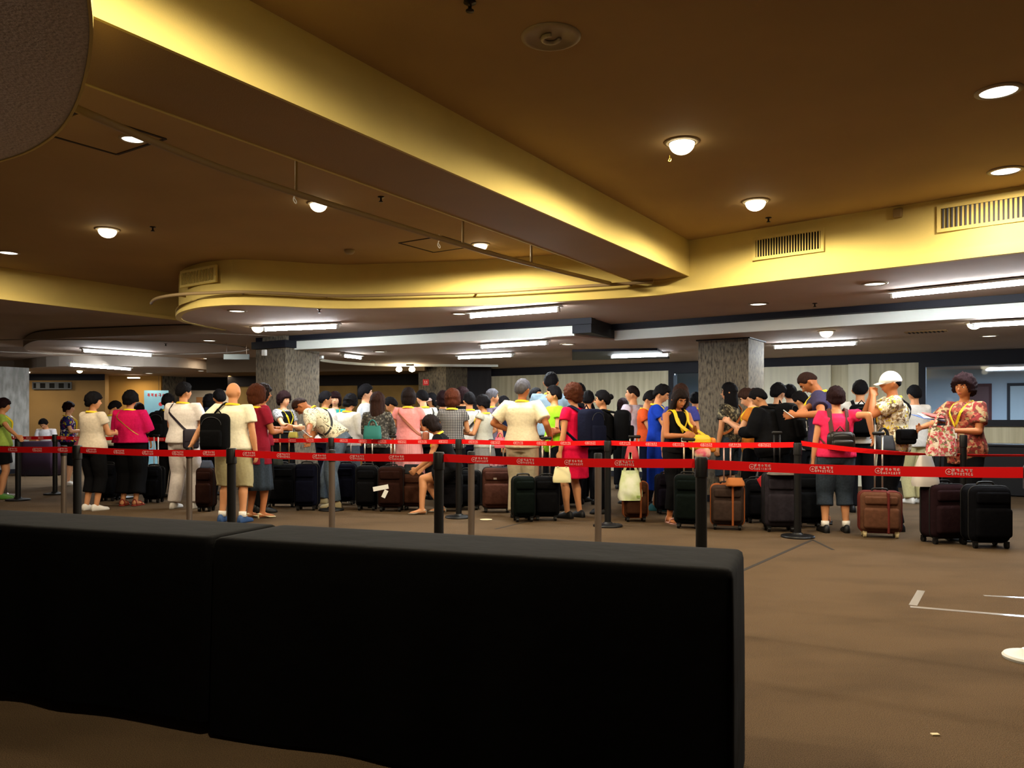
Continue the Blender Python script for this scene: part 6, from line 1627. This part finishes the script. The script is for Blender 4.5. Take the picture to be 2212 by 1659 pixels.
backpack(Q['pink_tee'], 'small black backpack with brown straps on the bright pink T-shirt', mat('black_leather', '16120f', rough=0.35), w=0.28, h=0.20, d=0.12, t=0.16, strapm=mat('brown_strap', '4a2a26', rough=0.7))
backpack(Q['hoodie'], 'black backpack on the man in the white hooded top', BLN, w=0.30, h=0.42, d=0.15)
crossbody(Q['white_cap'], 'black pouch on a strap across the yellow brown floral shirt', BLN, BLN, side=-1, t_lo=0.12, phi=-70, w=0.2, h=0.16, d=0.1, out=0.042)
crossbody(Q['long_black'], 'orange strap over the dark mottled T-shirt', mat('orange_strap', 'b86a34', rough=0.7), mat('orange_strap', 'b86a34'), side=1, bag=False)
TEAL = mat('teal_bag', '1f6a66', rough=0.6)
soft_bag(806, 948, 168, 0.24, 0.10, 0.17, TEAL, 'teal shoulder bag hanging at the back of the long haired woman', 'handbag', taper=0.85, yoff=-0.05)
# yellow straps and the yellow and orange bag
p = Q['yellow_bag']
r = empty('shoulder_bag', p.loc, p.rz, 'bright yellow shoulder bag with orange end carried in front by the woman in black', 'bag')
c = p.P + p.s * 0.11 * p.k + p.f * 0.25 - p.x * 0.14
B3 = Matrix((p.x, p.f, p.s)).transposed()
YB = mat('yellow_bag', 'd8b41c', rough=0.5)
MB().rbox(c, (0.27, 0.14, 0.18), 0.06, 4, 'x', m=B3).build('body', YB, r, sharp=60)
MB().rbox(c - p.x * 0.15 - p.s * 0.03, (0.08, 0.15, 0.17), 0.035, 3, 'x', m=B3).build('end_panel', mat('orange_bag', 'c8761c', rough=0.5), r, sharp=60)
MB().rbox(c - p.x * 0.02 - p.s * 0.12 + p.f * 0.03, (0.20, 0.10, 0.12), 0.045, 3, 'x', m=B3).build('scarf', mat('pink_scarf', 'd0556a', rough=0.9, col2='d9c09a', noise_scale=9), r, sharp=60)
for sg in (-1, 1):
    S_ = p.P + p.s * 0.478 * p.k + p.x * sg * 0.09 * p.k
    pts = [S_ - p.f * 0.09, S_ + p.s * 0.035, S_ + p.f * 0.085, p.P + p.s * 0.33 * p.k + p.f * 0.16 + p.x * sg * 0.07, c + p.s * 0.08 + p.x * sg * 0.07]
    cen = p.P + p.s * 0.25
    MB().tube(smooth_path(pts, 5), 0.01, flat=(lambda q: q - cen, 0.038, 0.008)).build('strap', YB, r)
# phones and papers in hands
def hand_of(p, side):
    sg, S_, E, W = p.arms[side]
    return p.M @ (W + (W - E).normalized() * 0.09)
PH = mat('dark_phone', '15151a', rough=0.25); PW = mat('white_phone', 'd8d8da', rough=0.3)
for key, side, m, lab in (('bowed_big', 0, PW, 'white phone held by the tall bowed man'), ('orange_boy', 1, PH, 'dark phone in the hands of the orange shirt'), ('blue_dress', 1, PW, 'white phone in the hands of the blue dress person'), ('bending', 0, PW, 'white phone in the lowered hand of the bending man')):
    p = Q[key]; h = hand_of(p, side)
    t = empty('mobile_phone', h, p.rz, lab, 'phone')
    MB().rbox((0, 0, 0.02), (0.072, 0.009, 0.145), 0.004, 2, 'z', m=Matrix.Rotation(-0.9, 3, 'X')).build('case', m, t)
    MB().box(Matrix.Rotation(-0.9, 3, 'X') @ V((0, -0.0048, 0.0)) + V((0, 0, 0.02)), (0.062, 0.001, 0.125), m=Matrix.Rotation(-0.9, 3, 'X')).build('display', mat('phone_display', '22242c', rough=0.1), t)
p = wp(2006, 903, 222)
for k, (c_, dz, rz, lab) in enumerate((('3a5a9c', 0.0, 0.2, 'blue brochure in the hands of the woman in the russet floral shirt'), ('d8d8da', 0.012, -0.15, 'white sheet on top of the blue brochure'), ('c84038', 0.024, 0.05, 'red edged leaflet topmost on the papers of the woman in the russet floral shirt'))):
    t = empty('leaflet', p + V((0.03 * k, 0, dz)), rz, lab, 'paper', 'papers held by the woman in the russet shirt')
    MB().box((0, 0, 0), (0.26 - 0.05 * k, 0.19, 0.004), m=Matrix.Rotation(0.22, 3, 'X') @ Matrix.Rotation(0.12, 3, 'Y')).build('sheet', mat('paper_' + c_, c_, rough=0.5), t)
FB = pattern('tote_floral', 'floral', ('c9b3a2', 'b0484c', 'd8c8b8', '8a8a5a', 'c9707a', '6e5a52', 'ddd2c4'), 42)
soft_bag(2036, 985, 226, 0.28, 0.14, 0.29, FB, 'pale floral cloth bag hanging before the woman in the russet floral shirt', 'tote_bag', taper=0.8, yoff=0.02)
soft_bag(2010, 1052, 224, 0.24, 0.18, 0.30, mat('pale_grey_jacket', 'b8b2ae', rough=0.9), 'pale grey jacket draped over the maroon black suitcase', 'jacket', taper=0.45, handles=False, yoff=0.1, cat='jacket')
soft_bag(640, 945, 156, 0.14, 0.10, 0.08, mat('yellow_cloth', 'c9c060', rough=0.9), 'folded yellow cloth in the hand of the woman with sequin sleeves', 'folded_cloth', handles=False, cat='cloth', yoff=-0.15)

# ------------------------------------------------------------------ fuse the modelled volumes into continuous skins and cloth
for o, vox, it in REMESH:
    m = o.modifiers.new('fuse', 'REMESH'); m.mode = 'VOXEL'; m.voxel_size = vox; m.use_smooth_shade = True
    sm = o.modifiers.new('relax', 'SMOOTH'); sm.factor = 0.5; sm.iterations = it
dg = bpy.context.evaluated_depsgraph_get(); dg.update()
_new = [(o, bpy.data.meshes.new_from_object(o.evaluated_get(dg))) for o, v_, i_ in REMESH]
for o, me in _new:
    old = o.data; nm = old.name
    o.modifiers.clear(); o.data = me
    bpy.data.meshes.remove(old); me.name = nm
